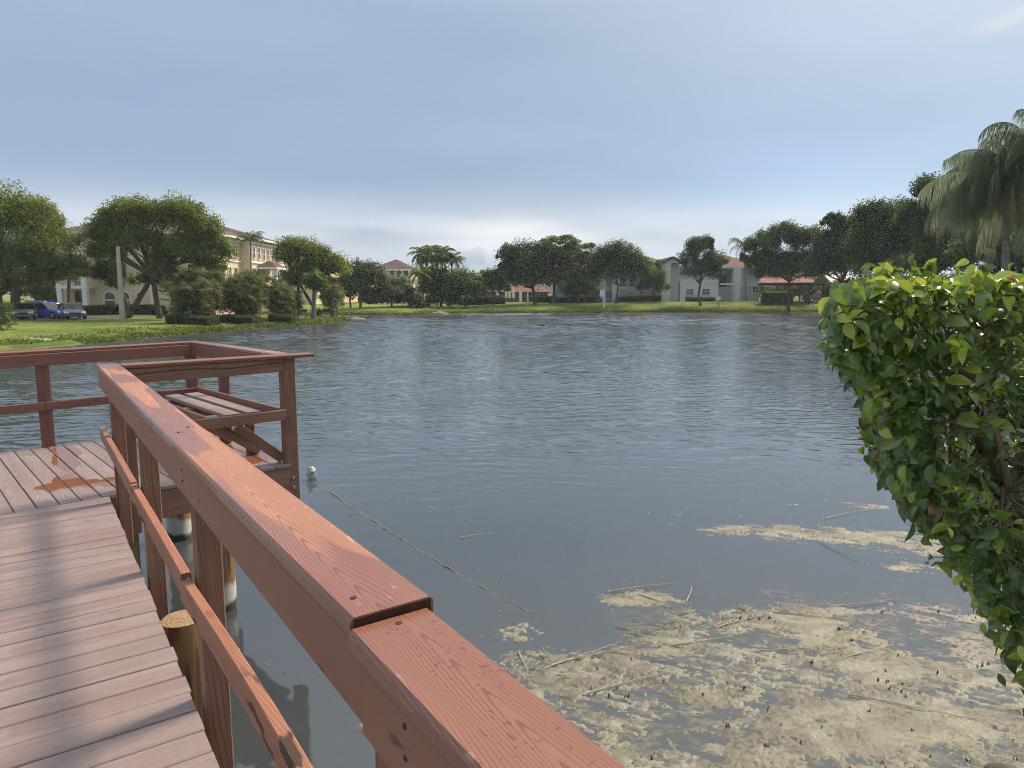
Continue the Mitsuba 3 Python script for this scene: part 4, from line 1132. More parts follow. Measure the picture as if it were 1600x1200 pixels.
def grain(uv, k=6.0):
    """(dark growth lines, broad tone): arched flat-sawn grain along u."""
    s, u = uv.y, uv.x
    warp = (noise(u * 1.7, s * 14.0, 2.0) - .5) * .022
    q = dr.abs(s + warp)
    ring = 17.0 * dr.sqrt(q * q + .00012) + u * 1.1 + 1.0 * noise(u * .75, s * 7.0, 5.0) + .25 * noise(u * 4.0, s * 30.0, 9.0)
    t = frac(ring * k)
    w = .09 + .11 * noise(u * 3.0, s * 60.0, 1.0)
    line = smoothstep(1 - w * 2.2, 1 - w, t) * (1 - smoothstep(.965, 1.0, t))
    return line, ring, t


def wet_rail(p, uv):
    s, u = uv.y, uv.x
    return smoothstep(.50, .53, fbm(u * 1.25, s * 6.5, 4.0, 2) + .14 - 3.4 * dr.maximum(dr.abs(s) - .035, 0))


def rail_col(p, n, uv):
    line, ring, t = grain(uv, 9.0)
    fine = noise(uv.x * 6.0, uv.y * 420.0, 3.0)
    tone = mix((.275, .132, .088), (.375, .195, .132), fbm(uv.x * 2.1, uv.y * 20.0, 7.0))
    col = mix(tone, (.29, .125, .082), .30 * fine)
    col = mix(col, (.17, .068, .045), .70 * line)
    spot = smoothstep(.82, .9, noise(uv.x * 150.0, uv.y * 150.0, 6.0))
    col = mix(col, (.10, .045, .03), .55 * spot * smoothstep(.5, .7, noise(uv.x * 3.0, uv.y * 12.0, 9.0)))
    chip = smoothstep(.84, .9, noise(uv.x * 34.0, uv.y * 130.0, 12.0)) * smoothstep(.5, .62, noise(uv.x * 2.4, uv.y * 9.0, 14.0))
    col = mix(col, (.46, .34, .26), .55 * chip)
    return mix(col, col * mi.Color3f(.66, .62, .66), wet_rail(p, uv))


def rail_rough(p, n, uv):
    return .56 - .34 * wet_rail(p, uv)


def rail_bump(p, n, uv):
    line, ring, t = grain(uv, 9.0)
    return (t * .00035 - line * .0005 + noise(uv.x * 8.0, uv.y * 400.0, 3.0) * .00018) * (1 - .75 * wet_rail(p, uv))


bs('rail_wood_mat', {'type': 'bumpmap', 'tex': proc(rail_bump, 4e-4), 'scale': 1.0, 'bsdf': principled(proc(rail_col), proc(rail_rough), .5)})


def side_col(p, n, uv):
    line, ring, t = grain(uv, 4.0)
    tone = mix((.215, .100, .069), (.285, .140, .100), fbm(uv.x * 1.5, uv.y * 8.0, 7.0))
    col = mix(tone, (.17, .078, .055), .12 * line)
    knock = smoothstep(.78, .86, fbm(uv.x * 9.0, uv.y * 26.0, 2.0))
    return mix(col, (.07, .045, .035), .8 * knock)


bs('shaded_paint_wood_mat', principled(proc(side_col), .6, .4))  # rail paint kept darker: shade of the side faces put into the colour


def worn_col(p, n, uv):
    line, ring, t = grain(uv, 5.0)
    col = mix((.24, .105, .07), (.34, .165, .11), fbm(uv.x * 3, uv.y * 30, 1.0))
    col = mix(col, (.16, .065, .045), .6 * line)
    rot = smoothstep(.60, .68, fbm(uv.x * 7.0, uv.y * 34.0, 11.0)) * smoothstep(.42, .6, noise(uv.x * 1.3, 2.0, 4.0))
    return mix(col, (.035, .024, .02), .9 * rot)


bs('shaded_end_grain_mat', two(principled(proc(lambda p, n, uv: mix((.035, .016, .012), (.075, .034, .025), fbm(uv.x * 60, uv.y * 90, 1.0))), .85, .2)))  # wet end grain, with the shadow line at the step painted in
bs('worn_rail_mat', principled(proc(worn_col), .65, .35))


def post_col(p, n, uv):
    line, ring, t = grain(uv, 4.0)
    fine = noise(uv.x * 4.0, uv.y * 260.0, 3.0)
    col = mix((.155, .080, .056), (.265, .142, .098), fbm(uv.x * 2.0, uv.y * 30.0, 7.0))
    col = mix(col, (.085, .044, .032), .55 * line)
    col = mix(col, (.30, .18, .13), .35 * smoothstep(.6, .9, fine))
    crack = smoothstep(.035, .0, dr.abs(uv.y - .012 + .02 * (noise(uv.x * 2.5, 1.0, 3.0) - .5))) * smoothstep(.45, .6, noise(uv.x * .9, 7.0, 1.0))
    return mix(col, (.015, .01, .009), .8 * smoothstep(.9, 1.0, crack))


bs('post_wood_mat', principled(proc(post_col), .7, .35))


def redbrown_col(p, n, uv):
    line, ring, t = grain(uv, 4.0)
    col = mix((.150, .064, .050), (.215, .096, .074), fbm(uv.x * 2.0, uv.y * 22.0, 7.0))
    return mix(col, (.075, .033, .028), .5 * line)


bs('redbrown_wood_mat', principled(proc(redbrown_col), .55, .45))


def plank_base(uv):
    line, ring, t = grain(uv, 5.0)
    streak = noise(uv.x * 5.0, uv.y * 190.0, 3.0)
    tick = smoothstep(.74, .82, noise(uv.x * 16.0, uv.y * 330.0, 5.0)) * smoothstep(.45, .65, noise(uv.x * 2.0, uv.y * 30.0, 2.0))
    tone = mix((.190, .146, .143), (.268, .213, .208), fbm(uv.x * 1.2, uv.y * 12.0, 7.0))
    col = mix(tone, (.19, .14, .132), .38 * smoothstep(.35, .8, streak))
    return mix(col, (.10, .065, .06), .45 * tick), line


def deck_col(p, n, uv):
    col, line = plank_base(uv)
    damp = smoothstep(.56, .62, fbm(uv.x * 1.6, uv.y * 8.0 , 21.0)) 
    return mix(col, col * mi.Color3f(.82, .76, .74), .6 * damp)


bs('deck_mat', {'type': 'bumpmap', 'tex': proc(lambda p, n, uv: noise(uv.x * 7.0, uv.y * 240.0, 3.0) * .0006 + noise(uv.x * 16.0, uv.y * 330.0, 5.0) * .0004, 5e-4), 'scale': 1.0,
                'bsdf': principled(proc(deck_col), proc(lambda p, n, uv: .46 + .16 * noise(uv.x * 3.0, uv.y * 40.0, 1.0)), .5)})


def dock_uv(p):
    return p.x * float(AU[0]) + p.y * float(AU[1]), p.x * float(AV[0]) + p.y * float(AV[1])


PUDDLES = ((7.75, .20, .75, .115), (6.72, .17, .30, .12), (6.55, .02, .17, .10), (6.50, .31, .13, .09), (6.48, .47, .14, .10), (8.15, -.09, .20, .07), (6.75, 1.66, .42, .10), (6.70, 1.82, .36, .09), (7.55, 1.55, .5, .08), (6.9, 1.0, .25, .10), (7.6, -.6, .5, .2), (6.9, -.9, .4, .25))


def puddle(p):
    u, v = dock_uv(p)
    w1 = (noise(u * 6.0, v * 9.0, 3.0) - .5) * .16 + (noise(u * 19.0, v * 24.0, 5.0) - .5) * .05
    f = mi.Float(0)
    for a, b, ra, rb in PUDDLES:
        f = dr.maximum(f, 1.0 - dr.sqrt(dr.square((u - a + w1) / ra) + dr.square((v - b + w1 * .4) / rb)))
    return smoothstep(.0, .13, f)


def platform_col(p, n, uv):
    col, line = plank_base(uv)
    col = mix(col, (.10, .062, .052), .55 * line)
    pd = puddle(p)
    u_, v_ = dock_uv(p)
    wob = .05 * (noise(p.x * 9, p.y * 9, 1.0) - .5)
    moss = smoothstep(.12, .08, dr.sqrt(dr.square((u_ - 8.15 + wob) * .55) + dr.square(v_ + .10 + wob))) * noise(p.x * 30, p.y * 30, 3.0)
    col = mix(col, (.155, .064, .028), .9 * pd)
    return mix(col, (.17, .14, .02), .8 * moss)


def plat_bump(p, n, uv):
    line, ring, t = grain(uv, 5.0)
    return (noise(uv.x * 7.0, uv.y * 240.0, 3.0) * .0004 - line * .0008) * (1 - puddle(p))


bs('platform_mat', {'type': 'bumpmap', 'tex': proc(plat_bump, 5e-4), 'scale': 1.0,
                    'bsdf': principled(proc(platform_col), proc(lambda p, n, uv: .40 * (1 - puddle(p)) + .035), .5)})


def pile_col(p, n, uv):
    a = mix((.15, .082, .042), (.26, .155, .085), fbm(p.x * 14, p.y * 14, p.z * 1.6))
    crack = smoothstep(.62, .74, noise(p.x * 26, p.y * 26, p.z * 1.5))
    a = mix(a, (.06, .035, .02), .8 * crack)
    edge = fbm(p.x * 9, p.y * 9, p.z * 3)
    a = mix((.42, .41, .38), a, smoothstep(.26, .34, p.z + .25 * (edge - .5)))     # pale tide scale on the wood
    return mix((.045, .045, .035), a, smoothstep(.06, .12, p.z + .12 * (edge - .5)))


bs('pile_mat', principled(proc(pile_col), .8, .25))
bs('pile_end_mat', principled(proc(lambda p, n, uv: mix((.31, .225, .145), (.16, .105, .065), smoothstep(.35, .8, frac(uv.x * 60.0 + 2.5 * noise(uv.x * 40, uv.y * 2, 1.0))))), .85, .2))
bs('steel_mat', principled((.33, .30, .27), .4, .5, metallic=.7))
bs('rust_mat', principled((.06, .03, .022), .7, .3))
bs('rope_mat', principled(proc(lambda p, n, uv: mix((.235, .20, .115), (.13, .105, .07), smoothstep(5.5, 9.5, p.x * .2 + 8.0 - p.y * .25 + 3 * noise(p.x * 6, p.y * 6)))), .8, .3))


def board_mesh(p0, p1, w, t, up=(0, 0, 1), ch=.005, path=None, shift=None):
    """A chamfered board from p0 to p1: w across, t along up; uv in metres, v = 0 down the middle of the upper face (plus a shift)."""
    pts = np.asarray(path if path is not None else [p0, p1], float)
    d = pts[-1] - pts[0]; d /= np.linalg.norm(d)
    up = np.asarray(up, float); up = up - d * (up @ d)
    if np.linalg.norm(up) < 1e-3: up = -AU
    up /= np.linalg.norm(up)
    sd = np.cross(d, up)
    a, b = w / 2, t / 2
    prof = np.array([(-a + ch, b), (a - ch, b), (a, b - ch), (a, -b + ch), (a - ch, -b), (-a + ch, -b), (-a, -b + ch), (-a, b - ch)])
    nx = np.roll(prof, -1, 0)
    seg = np.linalg.norm(nx - prof, axis=1)
    start = np.concatenate([[0], np.cumsum(seg)[:-1]]) - (a - ch)
    ou = wrng.uniform(0, 40) if shift is None else shift[0]
    ov = wrng.uniform(-.03, .03) if shift is None else shift[1]
    L = np.concatenate([[0], np.cumsum(np.linalg.norm(np.diff(pts, axis=0), axis=1))])
    V, F, UV = [], [], []
    n = 0
    for k in range(8):
        for i in range(len(pts) - 1):
            q = [pts[i] + sd * prof[k, 0] + up * prof[k, 1], pts[i] + sd * nx[k, 0] + up * nx[k, 1], pts[i + 1] + sd * nx[k, 0] + up * nx[k, 1], pts[i + 1] + sd * prof[k, 0] + up * prof[k, 1]]
            s0, s1 = start[k], start[k] + seg[k]
            if k == 7 or k == 6:
                s0, s1 = s0 - seg.sum(), s1 - seg.sum()
            V += q; UV += [(L[i] + ou, s0 + ov), (L[i] + ou, s1 + ov), (L[i + 1] + ou, s1 + ov), (L[i + 1] + ou, s0 + ov)]
            F.append([n, n + 1, n + 2, n + 3][::-1] if False else [n, n + 3, n + 2, n + 1]); n += 4
    for e, rev in ((0, False), (-1, True)):
        q = [pts[e] + sd * x + up * y for x, y in prof]
        V += q; UV += [(ou + y * .4, x + ov) for x, y in prof]
        idx = [n + j for j in range(8)]
        for j in range(1, 7):
            F.append([idx[0], idx[j], idx[j + 1], idx[j + 1]] if not rev else [idx[0], idx[j + 1], idx[j], idx[j]])
        n += 8
    F = np.array(F)
    f = np.vstack([F[:, [0, 1, 2]], F[F[:, 2] != F[:, 3]][:, [0, 2, 3]]])
    return np.array(V), f[:, ::-1], np.array(UV)


def board(holder, name, bsdf, *a, **k):
    v, f, uv = board_mesh(*a, **k)
    return MB().add(v, f, uv=uv).part(holder, name, bsdf)


def cyl(holder, name, bsdf, p0, p1, r0, r1=None, k=12, smooth=40):
    return MB().tube([p0, p1], [r0, r0 if r1 is None else r1], k).part(holder, name, bsdf, smooth)


# ------------------------------------------------------------------ gangway
gw = thing('gangway', 'reddish-grey plank gangway leading from the bank to the platform', 'dock walkway')
PT = .028
u = -1.2
k = 0
while u < 5.72:
    z = ZD - PT / 2 + wrng.normal(0, .0012)
    vr = .412 + wrng.normal(0, .003)
    a_, b_ = wrng.normal(0, .0015), wrng.normal(0, .0015)
    board(gw, 'plank', 'deck_mat', W(u + .069 + a_, -1.0, z), W(u + .069 + b_, vr, z), .1360, PT, ch=.004)
    u += .1430
# last plank cut to the skew of the platform
e = u + .002
ya, yb = PL(-.012, -1.45, 0), PL(-.012, .0, 0)
tv = [W(e, .41, ZD), W(e, -1.0, ZD), ya + [0, 0, ZD], yb + [0, 0, ZD]]
tv = np.array(tv); lo = tv - [0, 0, PT]
vv = np.vstack([tv, lo])
MB().add(vv, [[0, 3, 2, 1], [4, 5, 6, 7], [0, 1, 5, 4], [1, 2, 6, 5], [2, 3, 7, 6], [3, 0, 4, 7]], uv=np.array([[(q @ AV) + 3, (q @ AU - e - .07)] for q in vv])).part(gw, 'plank', 'deck_mat')
for v in (-.92, -.3, .36):
    board(gw, 'stringer', 'post_wood_mat', W(-1.2, v, ZD - PT - .115), W(5.95, v, ZD - PT - .115), .045, .225)

# ------------------------------------------------------------------ gangway railing
gr = thing('gangway_railing', 'red-brown wooden handrail with wide flat top board along the gangway', 'railing')
ZR = 2.32
vm, vw = .468, .150
RT = .038
# top boards: two far ones butted together, the near one a little lower so that the far one stands proud of it
board(gr, 'top_board', 'rail_wood_mat', W(2.915, vm, ZR - RT / 2), W(6.02, vm + .002, ZR - RT / 2), vw, RT, ch=.007, shift=(3.2, .006))
part_of_rail = board(gr, 'top_board', 'rail_wood_mat', W(1.03, vm + .004, ZR - RT / 2 + .002), W(2.910, vm - .001, ZR - RT / 2 + .001), vw + .004, RT, ch=.007, shift=(13.9, .012))
board(gr, 'top_board', 'rail_wood_mat', W(-.9, vm - .008, ZR - RT / 2 - .030), W(1.024, vm - .004, ZR - RT / 2 - .014), vw + .001, RT, ch=.007, shift=(25.3, -.012))
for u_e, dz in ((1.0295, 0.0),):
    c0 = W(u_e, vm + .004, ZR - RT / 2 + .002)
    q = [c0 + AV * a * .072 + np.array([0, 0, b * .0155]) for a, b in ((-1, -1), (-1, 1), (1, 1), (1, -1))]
    MB().add(q, [[0, 1, 2, 3]], uv=[(0, 0), (0, .03), (.15, .03), (.15, 0)]).part(part_of_rail, 'end_grain', 'shaded_end_grain_mat')  # dark sheet over the board end, painting the shadow at the step
board(gr, 'side_board', 'shaded_paint_wood_mat', W(1.0, .4175, ZR - RT - .068), W(6.0, .4175, ZR - RT - .066), .135, .035, up=-AV, ch=.005)
board(gr, 'side_board', 'shaded_paint_wood_mat', W(-.9, .4165, ZR - RT - .100), W(.997, .4165, ZR - RT - .084), .135, .035, up=-AV, ch=.005)
# lower rails
zl = 1.805
board(gr, 'lower_rail', 'shaded_paint_wood_mat', W(4.28, .415, zl - .045), W(6.22, .415, zl - .045), .036, .09, ch=.004)
board(gr, 'lower_rail', 'worn_rail_mat', W(2.745, .416, zl - .046), W(4.275, .413, zl - .052), .036, .09, ch=.004)
pth = [W(uu, .415 + .006 * math.sin((uu - .6) * 2), zl - .058 + .034 * math.sin((2.74 - uu) / 2.3 * math.pi) * (1 if uu < 2.74 else 0)) for uu in np.linspace(2.738, .4, 12)]
board(gr, 'lower_rail', 'worn_rail_mat', None, None, .036, .09, ch=.004, path=pth)
PW = .088
for u_, zb, vv_ in ((5.80, .98, .487), (4.20, .78, .487), (2.70, .75, .487), (1.02, .75, .487)):
    board(gr, 'post', 'post_wood_mat', W(u_, vv_, zb), W(u_, vv_ + .002, ZR - RT - .001), PW, PW, up=-AV, ch=.005)
for u_, v_, z_ in ((1.10, .43, ZR + .004), (1.0, .468, ZR - .013), (2.86, .44, ZR + .0035), (2.96, .49, ZR + .003)):
    cyl(gr, 'screw', 'rust_mat', W(u_, v_, z_ - .006), W(u_, v_, z_), .0055, k=10)
for u_, z_ in ((.84, 2.235), (.84, 2.185), (2.58, 2.24), (2.58, 2.2), (4.1, 2.24)):
    cyl(gr, 'screw', 'rust_mat', W(u_, .404, z_), W(u_, .3975, z_), .005, k=10)

# ------------------------------------------------------------------ platform
pf = thing('dock_platform', 'square wooden dock platform over the water with wet planks and puddles', 'dock platform')
tt = -2.12
while tt < 1.46:
    z = ZD - PT / 2 + wrng.normal(0, .001)
    board(pf, 'plank', 'platform_mat', PL(.0 + wrng.normal(0, .002), tt + .068, z), PL(2.42 + wrng.normal(0, .004), tt + .068, z), .131, PT, ch=.004)
    tt += .1385
TR = tt - .005
board(pf, 'fascia', 'post_wood_mat', PL(.03, -2.1, ZD - PT - .122), PL(.03, TR - .02, ZD - PT - .122), .045, .235, ch=.006)
board(pf, 'fascia', 'post_wood_mat', PL(2.38, -2.1, ZD - PT - .122), PL(2.38, TR - .02, ZD - PT - .122), .045, .235, ch=.006)
for t_ in (-1.3, -.5, .3, TR - .05):
    board(pf, 'joist', 'post_wood_mat', PL(.06, t_, ZD - PT - .115), PL(2.35, t_, ZD - PT - .115), .045, .22)

pr = thing('platform_railing', 'dark red-brown timber railing around three sides of the dock platform', 'railing')
ZP = 2.305
board(pr, 'top_board', 'redbrown_wood_mat', PL(.045, .16, ZP - .016), PL(.03, TR + .24, ZP - .016), .145, .032, ch=.006)       # front, right of the gangway
board(pr, 'top_board', 'redbrown_wood_mat', PL(2.40, -2.2, ZP - .070), PL(2.40, TR + .02, ZP - .016), .145, .032, ch=.006)      # far side
board(pr, 'top_board', 'rail_wood_mat', PL(.125, TR + .02, ZP - .017), PL(2.325, TR + .0, ZP - .019), .145, .032, ch=.006)      # right side
board(pr, 'side_board', 'post_wood_mat', PL(.0, .2, ZP - .092), PL(.0, TR - .05, ZP - .092), .12, .035, up=(-AU), ch=.005)
board(pr, 'side_board', 'redbrown_wood_mat', PL(2.335, -2.2, ZP - .148), PL(2.335, TR - .02, ZP - .094), .12, .035, up=(-AU), ch=.005)
board(pr, 'side_board', 'redbrown_wood_mat', PL(.08, TR - .045, ZP - .094), PL(2.31, TR - .06, ZP - .096), .12, .035, up=(-AV), ch=.005)
board(pr, 'lower_rail', 'post_wood_mat', PL(.0, .2, 1.765), PL(.0, TR - .03, 1.765), .09, .036, up=(-AU), ch=.004)
board(pr, 'lower_rail', 'redbrown_wood_mat', PL(2.32, -2.2, 1.705), PL(2.32, -.03, 1.722), .085, .036, up=(-AU), ch=.004)
board(pr, 'lower_rail', 'redbrown_wood_mat', PL(2.32, -.025, 1.722), PL(2.32, TR - .07, 1.735), .085, .036, up=(-AU), ch=.004)
board(pr, 'lower_rail', 'redbrown_wood_mat', PL(.03, TR - .03, 1.765), PL(2.3, TR - .05, 1.745), .09, .036, up=(-AV), ch=.004)
postB = None
for s_, t_, zb, mt, w_ in ((.075, TR + .03, .955, 'post_wood_mat', .118), (.06, .165, .955, 'post_wood_mat', .118), (2.40, -.02, 1.03, 'redbrown_wood_mat', .118), (2.40, TR - .07, 1.0, 'redbrown_wood_mat', .118), (2.40, -1.5, 1.03, 'redbrown_wood_mat', .118), (1.80, TR + .08, 1.0, 'redbrown_wood_mat', .10)):
    top = ZP - .034 if s_ < 2 else ZP - .09
    if s_ > 2 and t_ > 0: top = ZP - .06
    kk = board(pr, 'post', mt, PL(s_, t_, zb), PL(s_, t_, top), w_, w_, up=(-AU), ch=.006)
    postB = postB or kk
for z_, r_ in ((1.165, .017), (1.075, .017)):
    c = PL(.012, TR + .02, z_)
    cyl(postB, 'bolt', 'steel_mat', c, c - AU * .016, r_, r_ * .7, 12)
cyl(pr, 'string', 'canvas_mat', PL(.35, TR + .09, ZP + .001), PL(.35, TR - .07, ZP + .002), .0022, k=5)
cyl(pr, 'string', 'canvas_mat', PL(.35, TR - .071, ZP + .002), PL(.36, TR - .072, ZP - .13), .0022, k=5)

# ------------------------------------------------------------------ bench on the platform
bn = thing('bench', 'built-in plank bench along the right side of the platform', 'bench')
for t_ in (1.125, 1.33):
    board(bn, 'seat_plank', 'deck_mat', PL(.42, t_ + .01, 1.732), PL(2.12, t_ - .02, 1.732), .145, .036, ch=.005)
for s_ in (.55, 1.25, 1.95):
    board(bn, 'bearer', 'post_wood_mat', PL(s_, TR - .48, 1.668), PL(s_, TR - .06, 1.668), .04, .09)
    board(bn, 'leg', 'post_wood_mat', PL(s_ + .07, TR - .12, 1.30), PL(s_ + .07, TR - .12, 1.60), .085, .04)
    board(bn, 'brace', 'post_wood_mat', PL(s_ + .042, TR - .44, 1.62), PL(s_ + .042, TR - .05, 1.335), .04, .085)
board(bn, 'apron', 'post_wood_mat', PL(.46, TR - .50, 1.665), PL(2.1, TR - .51, 1.665), .09, .036, up=(-AV))
board(bn, 'brace', 'post_wood_mat', PL(.16, TR - .42, 1.68), PL(.14, TR - .02, 1.33), .036, .085, up=(0, 0, 1))

# ------------------------------------------------------------------ piles
for lab, (u_, v_), zt, r_ in (('sawn-off yellow pile beside the gangway planks', (3.78, .548), 1.17, .108),
                             ('yellow wooden pile under the front edge of the platform', (6.42, 1.25), 1.04, .125),
                             ('shaded wooden pile under the far edge of the platform', (8.62, 1.26), 1.04, .13)):
    t = thing('dock_pile', lab, 'pile')
    c = W(u_, v_, 0)
    z = np.linspace(-1.2, zt, 14)
    MB().tube(np.column_stack([np.full(14, c[0]) + .008 * np.sin(z * 3), np.full(14, c[1]) + .008 * np.cos(z * 4), z]), r_ * (1 + .03 * np.sin(z * 7)), 24, False).part(t, 'shaft', 'pile_mat', True)
    th = np.arange(24) / 24 * 2 * np.pi
    rr = np.array([0, .5, 1])[:, None]
    ring = np.concatenate([[[c[0], c[1], zt + .006]]] + [np.stack([c[0] + r_ * q * np.cos(th), c[1] + r_ * q * np.sin(th), th * 0 + zt + .004 * (1 - q)], 1) for q in (.5, 1.0)])
    i = np.arange(24); j = (i + 1) % 24
    f = np.vstack([np.stack([i * 0, i + 1, j + 1], 1), np.stack([i + 1, i + 25, j + 25], 1), np.stack([i + 1, j + 25, j + 1], 1)])
    uvr = np.concatenate([[[0, 0]]] + [np.stack([np.full(24, r_ * q), th], 1) for q in (.5, 1.0)])
    MB().add(ring, f, uv=uvr).part(t, 'sawn_end', 'pile_end_mat')
t = thing('dock_pile', 'dark pile at the left under the platform beside its corner post', 'pile')
c = W(6.3, .50, 0)
MB().tube([c + [0, 0, -1.2], c + [0, 0, 1.0]], .12, 20).put(t, 'pile_mat', 40)

# ------------------------------------------------------------------ rope and float
t = thing('rope', 'pale yellow rope lying along the water from the platform corner', 'rope')
k = 220
s = np.linspace(0, 1, k)
rp = np.array([[-3.02, 10.25], [-1.95, 8.7], [-1.07, 7.45], [-.35, 6.5], [.12, 5.95], [.42, 5.72]])
ss = np.linspace(0, 1, len(rp))
px, py = np.interp(s, ss, rp[:, 0]), np.interp(s, ss, rp[:, 1])
zz = -.001 - .008 * s ** 2.5 + .010 * (meshkit.noise(np.stack([s * 75, s * 0, s * 0], -1), 5) - .5)
MB().tube(np.column_stack([px + .022 * (meshkit.noise(np.stack([s * 60, s * 0, s * 0], -1), 1) - .5) + .022 * (meshkit.noise(np.stack([s * 140, s * 0, s * 0], -1), 2) - .5), py + .03 * (meshkit.noise(np.stack([s * 60, s * 0, s * 0], -1), 3) - .5), zz]), .0090, 7).put(t, 'rope_mat', True)
t = thing('plastic_float', 'crumpled clear-white plastic float tied beside the platform corner', 'float')
import trimesh
s_ = trimesh.creation.icosphere(subdivisions=4)
v = s_.vertices * (1 + .55 * (meshkit.fbm(s_.vertices * 2.4, 4, 3) - .5)[:, None])
c = at(487, 741, 10.4)
MB().add(v * [.075, .075, .12] + c, s_.faces).put(t, bs('plastic_mat', two(principled((.24, .25, .25), .15, .7))), 30)

# ------------------------------------------------------------------ floating weed
def weed():
    poly = Polygon([(.02, 5.0), (.22, 5.25), (.62, 5.15), (1.0, 5.55), (1.45, 5.95), (2.2, 6.0), (2.9, 6.1), (3.6, 6.25), (4.3, 5.9), (5.2, 5.6), (5.8, 5.0), (4.9, 4.0), (3.4, 3.4), (1.5, 2.9), (.75, 2.9), (.35, 4.2)]).buffer(.05)
    strip = Polygon([(2.35, 8.05), (2.6, 7.85), (3.3, 7.75), (4.2, 7.55), (5.2, 7.2), (5.6, 7.35), (5.2, 7.75), (4.4, 8.0), (3.6, 8.3), (2.9, 8.35)])
    far = Polygon([(3.5, 9.1), (4.4, 8.8), (5.4, 8.7), (5.2, 9.1), (4.3, 9.3)])
    small = Polygon([(3.9, 6.9), (4.6, 6.75), (5.0, 6.9), (4.3, 7.1)])
    p1 = Polygon([(.80, 6.15), (1.1, 6.35), (1.5, 6.3), (1.62, 6.1), (1.25, 5.98), (.95, 6.0)])
    p2 = Polygon([(-.16, 5.55), (.1, 5.72), (.32, 5.6), (.2, 5.4), (-.05, 5.42)])
    p3 = Polygon([(-1.06, 4.25), (-.93, 4.35), (-.84, 4.25), (-.92, 4.16)])
    h = .013
    xs, ys = np.arange(-1.2, 5.9, h), np.arange(3.0, 9.4, h)
    X, Y = np.meshgrid(xs, ys)
    pts = shapely.points(X.ravel(), Y.ravel())
    M = np.full(X.size, -9.0)
    for p, edge, lift in ((poly, .35, 0), (strip, .22, .06), (far, .25, -.10), (small, .2, -.03), (p1, .16, .05), (p2, .10, .08), (p3, .06, .05)):
        near = (X.ravel() > p.bounds[0] - .5) & (X.ravel() < p.bounds[2] + .5) & (Y.ravel() > p.bounds[1] - .5) & (Y.ravel() < p.bounds[3] + .5)
        d = shapely.distance(p.boundary, pts[near]); ins = shapely.contains(p, pts[near])
        sd = np.where(ins, d, -d)
        M[near] = np.maximum(M[near], np.clip(sd / edge, -1, 1) + lift * 3)
    M = M.reshape(X.shape)
    P3 = np.stack([X, Y, X * 0], -1)
    big = meshkit.fbm(P3 * [1.5, 2.6, 1], 4, 21) - .5
    mid = meshkit.fbm(P3 * [7, 10, 1], 4, 22) - .5
    st = meshkit.fbm(np.stack([(X * .9 - Y * .45) * 5, (Y * .9 + X * .45) * 26, X * 0], -1), 3, 23) - .5
    fine = meshkit.fbm(P3 * 46, 2, 24) - .5
    right = np.clip((X - 2.6) / 1.6, 0, 1) * np.clip((5.9 - Y) / .6, 0, 1)       # thinner, patchy cover towards the bank
    Z = .026 * np.clip(M, -1, .6) + .060 * big + .036 * mid + .036 * st + .030 * fine - .010 - .020 * right
    Z = np.where(Z > 0, .013 * np.tanh(Z / .016), Z)
    Z = np.where(M < -1.5, -.2, Z)
    keep = (Z[:-1, :-1] > -.012) | (Z[1:, :-1] > -.012) | (Z[:-1, 1:] > -.012) | (Z[1:, 1:] > -.012)
    i, j = np.nonzero(keep)
    n = len(xs)
    q = np.stack([i * n + j, i * n + j + 1, (i + 1) * n + j + 1, (i + 1) * n + j], 1)
    used, inv = np.unique(q, return_inverse=True)
    v = np.stack([X.ravel(), Y.ravel(), Z.ravel()], 1)[used]
    MB().add(v, inv.reshape(q.shape)).put('floating_algae', 'algae_mat', True)
    return Z, xs, ys


def algae_col(p, n, uv):
    g = .5 * noise(p.x * 150, p.y * 150, 1.0) + .5 * noise(p.x * 63, p.y * 63, 2.0)
    k = fbm(p.x * 5, p.y * 8, 4.0)
    big = fbm(p.x * .9 + 4, p.y * 1.3, 7.0)
    a = mix((.108, .107, .088), (.165, .163, .134), smoothstep(.35, .68, k))
    a = mix(a, (.265, .262, .215), smoothstep(.5, .82, g) * (.15 + .65 * smoothstep(.45, .75, k)))
    a = mix(a, (.07, .062, .045), .75 * smoothstep(.5, .28, g) * smoothstep(.62, .35, k))
    a = mix(a, (.155, .135, .108), .6 * smoothstep(.48, .68, big))
    return mix(a, (.17, .178, .080), .20 * smoothstep(.55, .8, fbm(p.x * 2.2, p.y * 2.2, 12.0)))


bs('algae_mat', {'type': 'bumpmap', 'tex': proc(lambda p, n, uv: .004 * noise(p.x * 85, p.y * 85, 1.0) + .003 * noise(p.x * 170, p.y * 170, 3.0), 2e-3), 'scale': 1.0, 'bsdf': principled(proc(algae_col), .55, .4)})
weedz, wxs, wys = weed()
stuff('floating_algae', 'matted yellow-brown algae floating near the bank', 'algae')


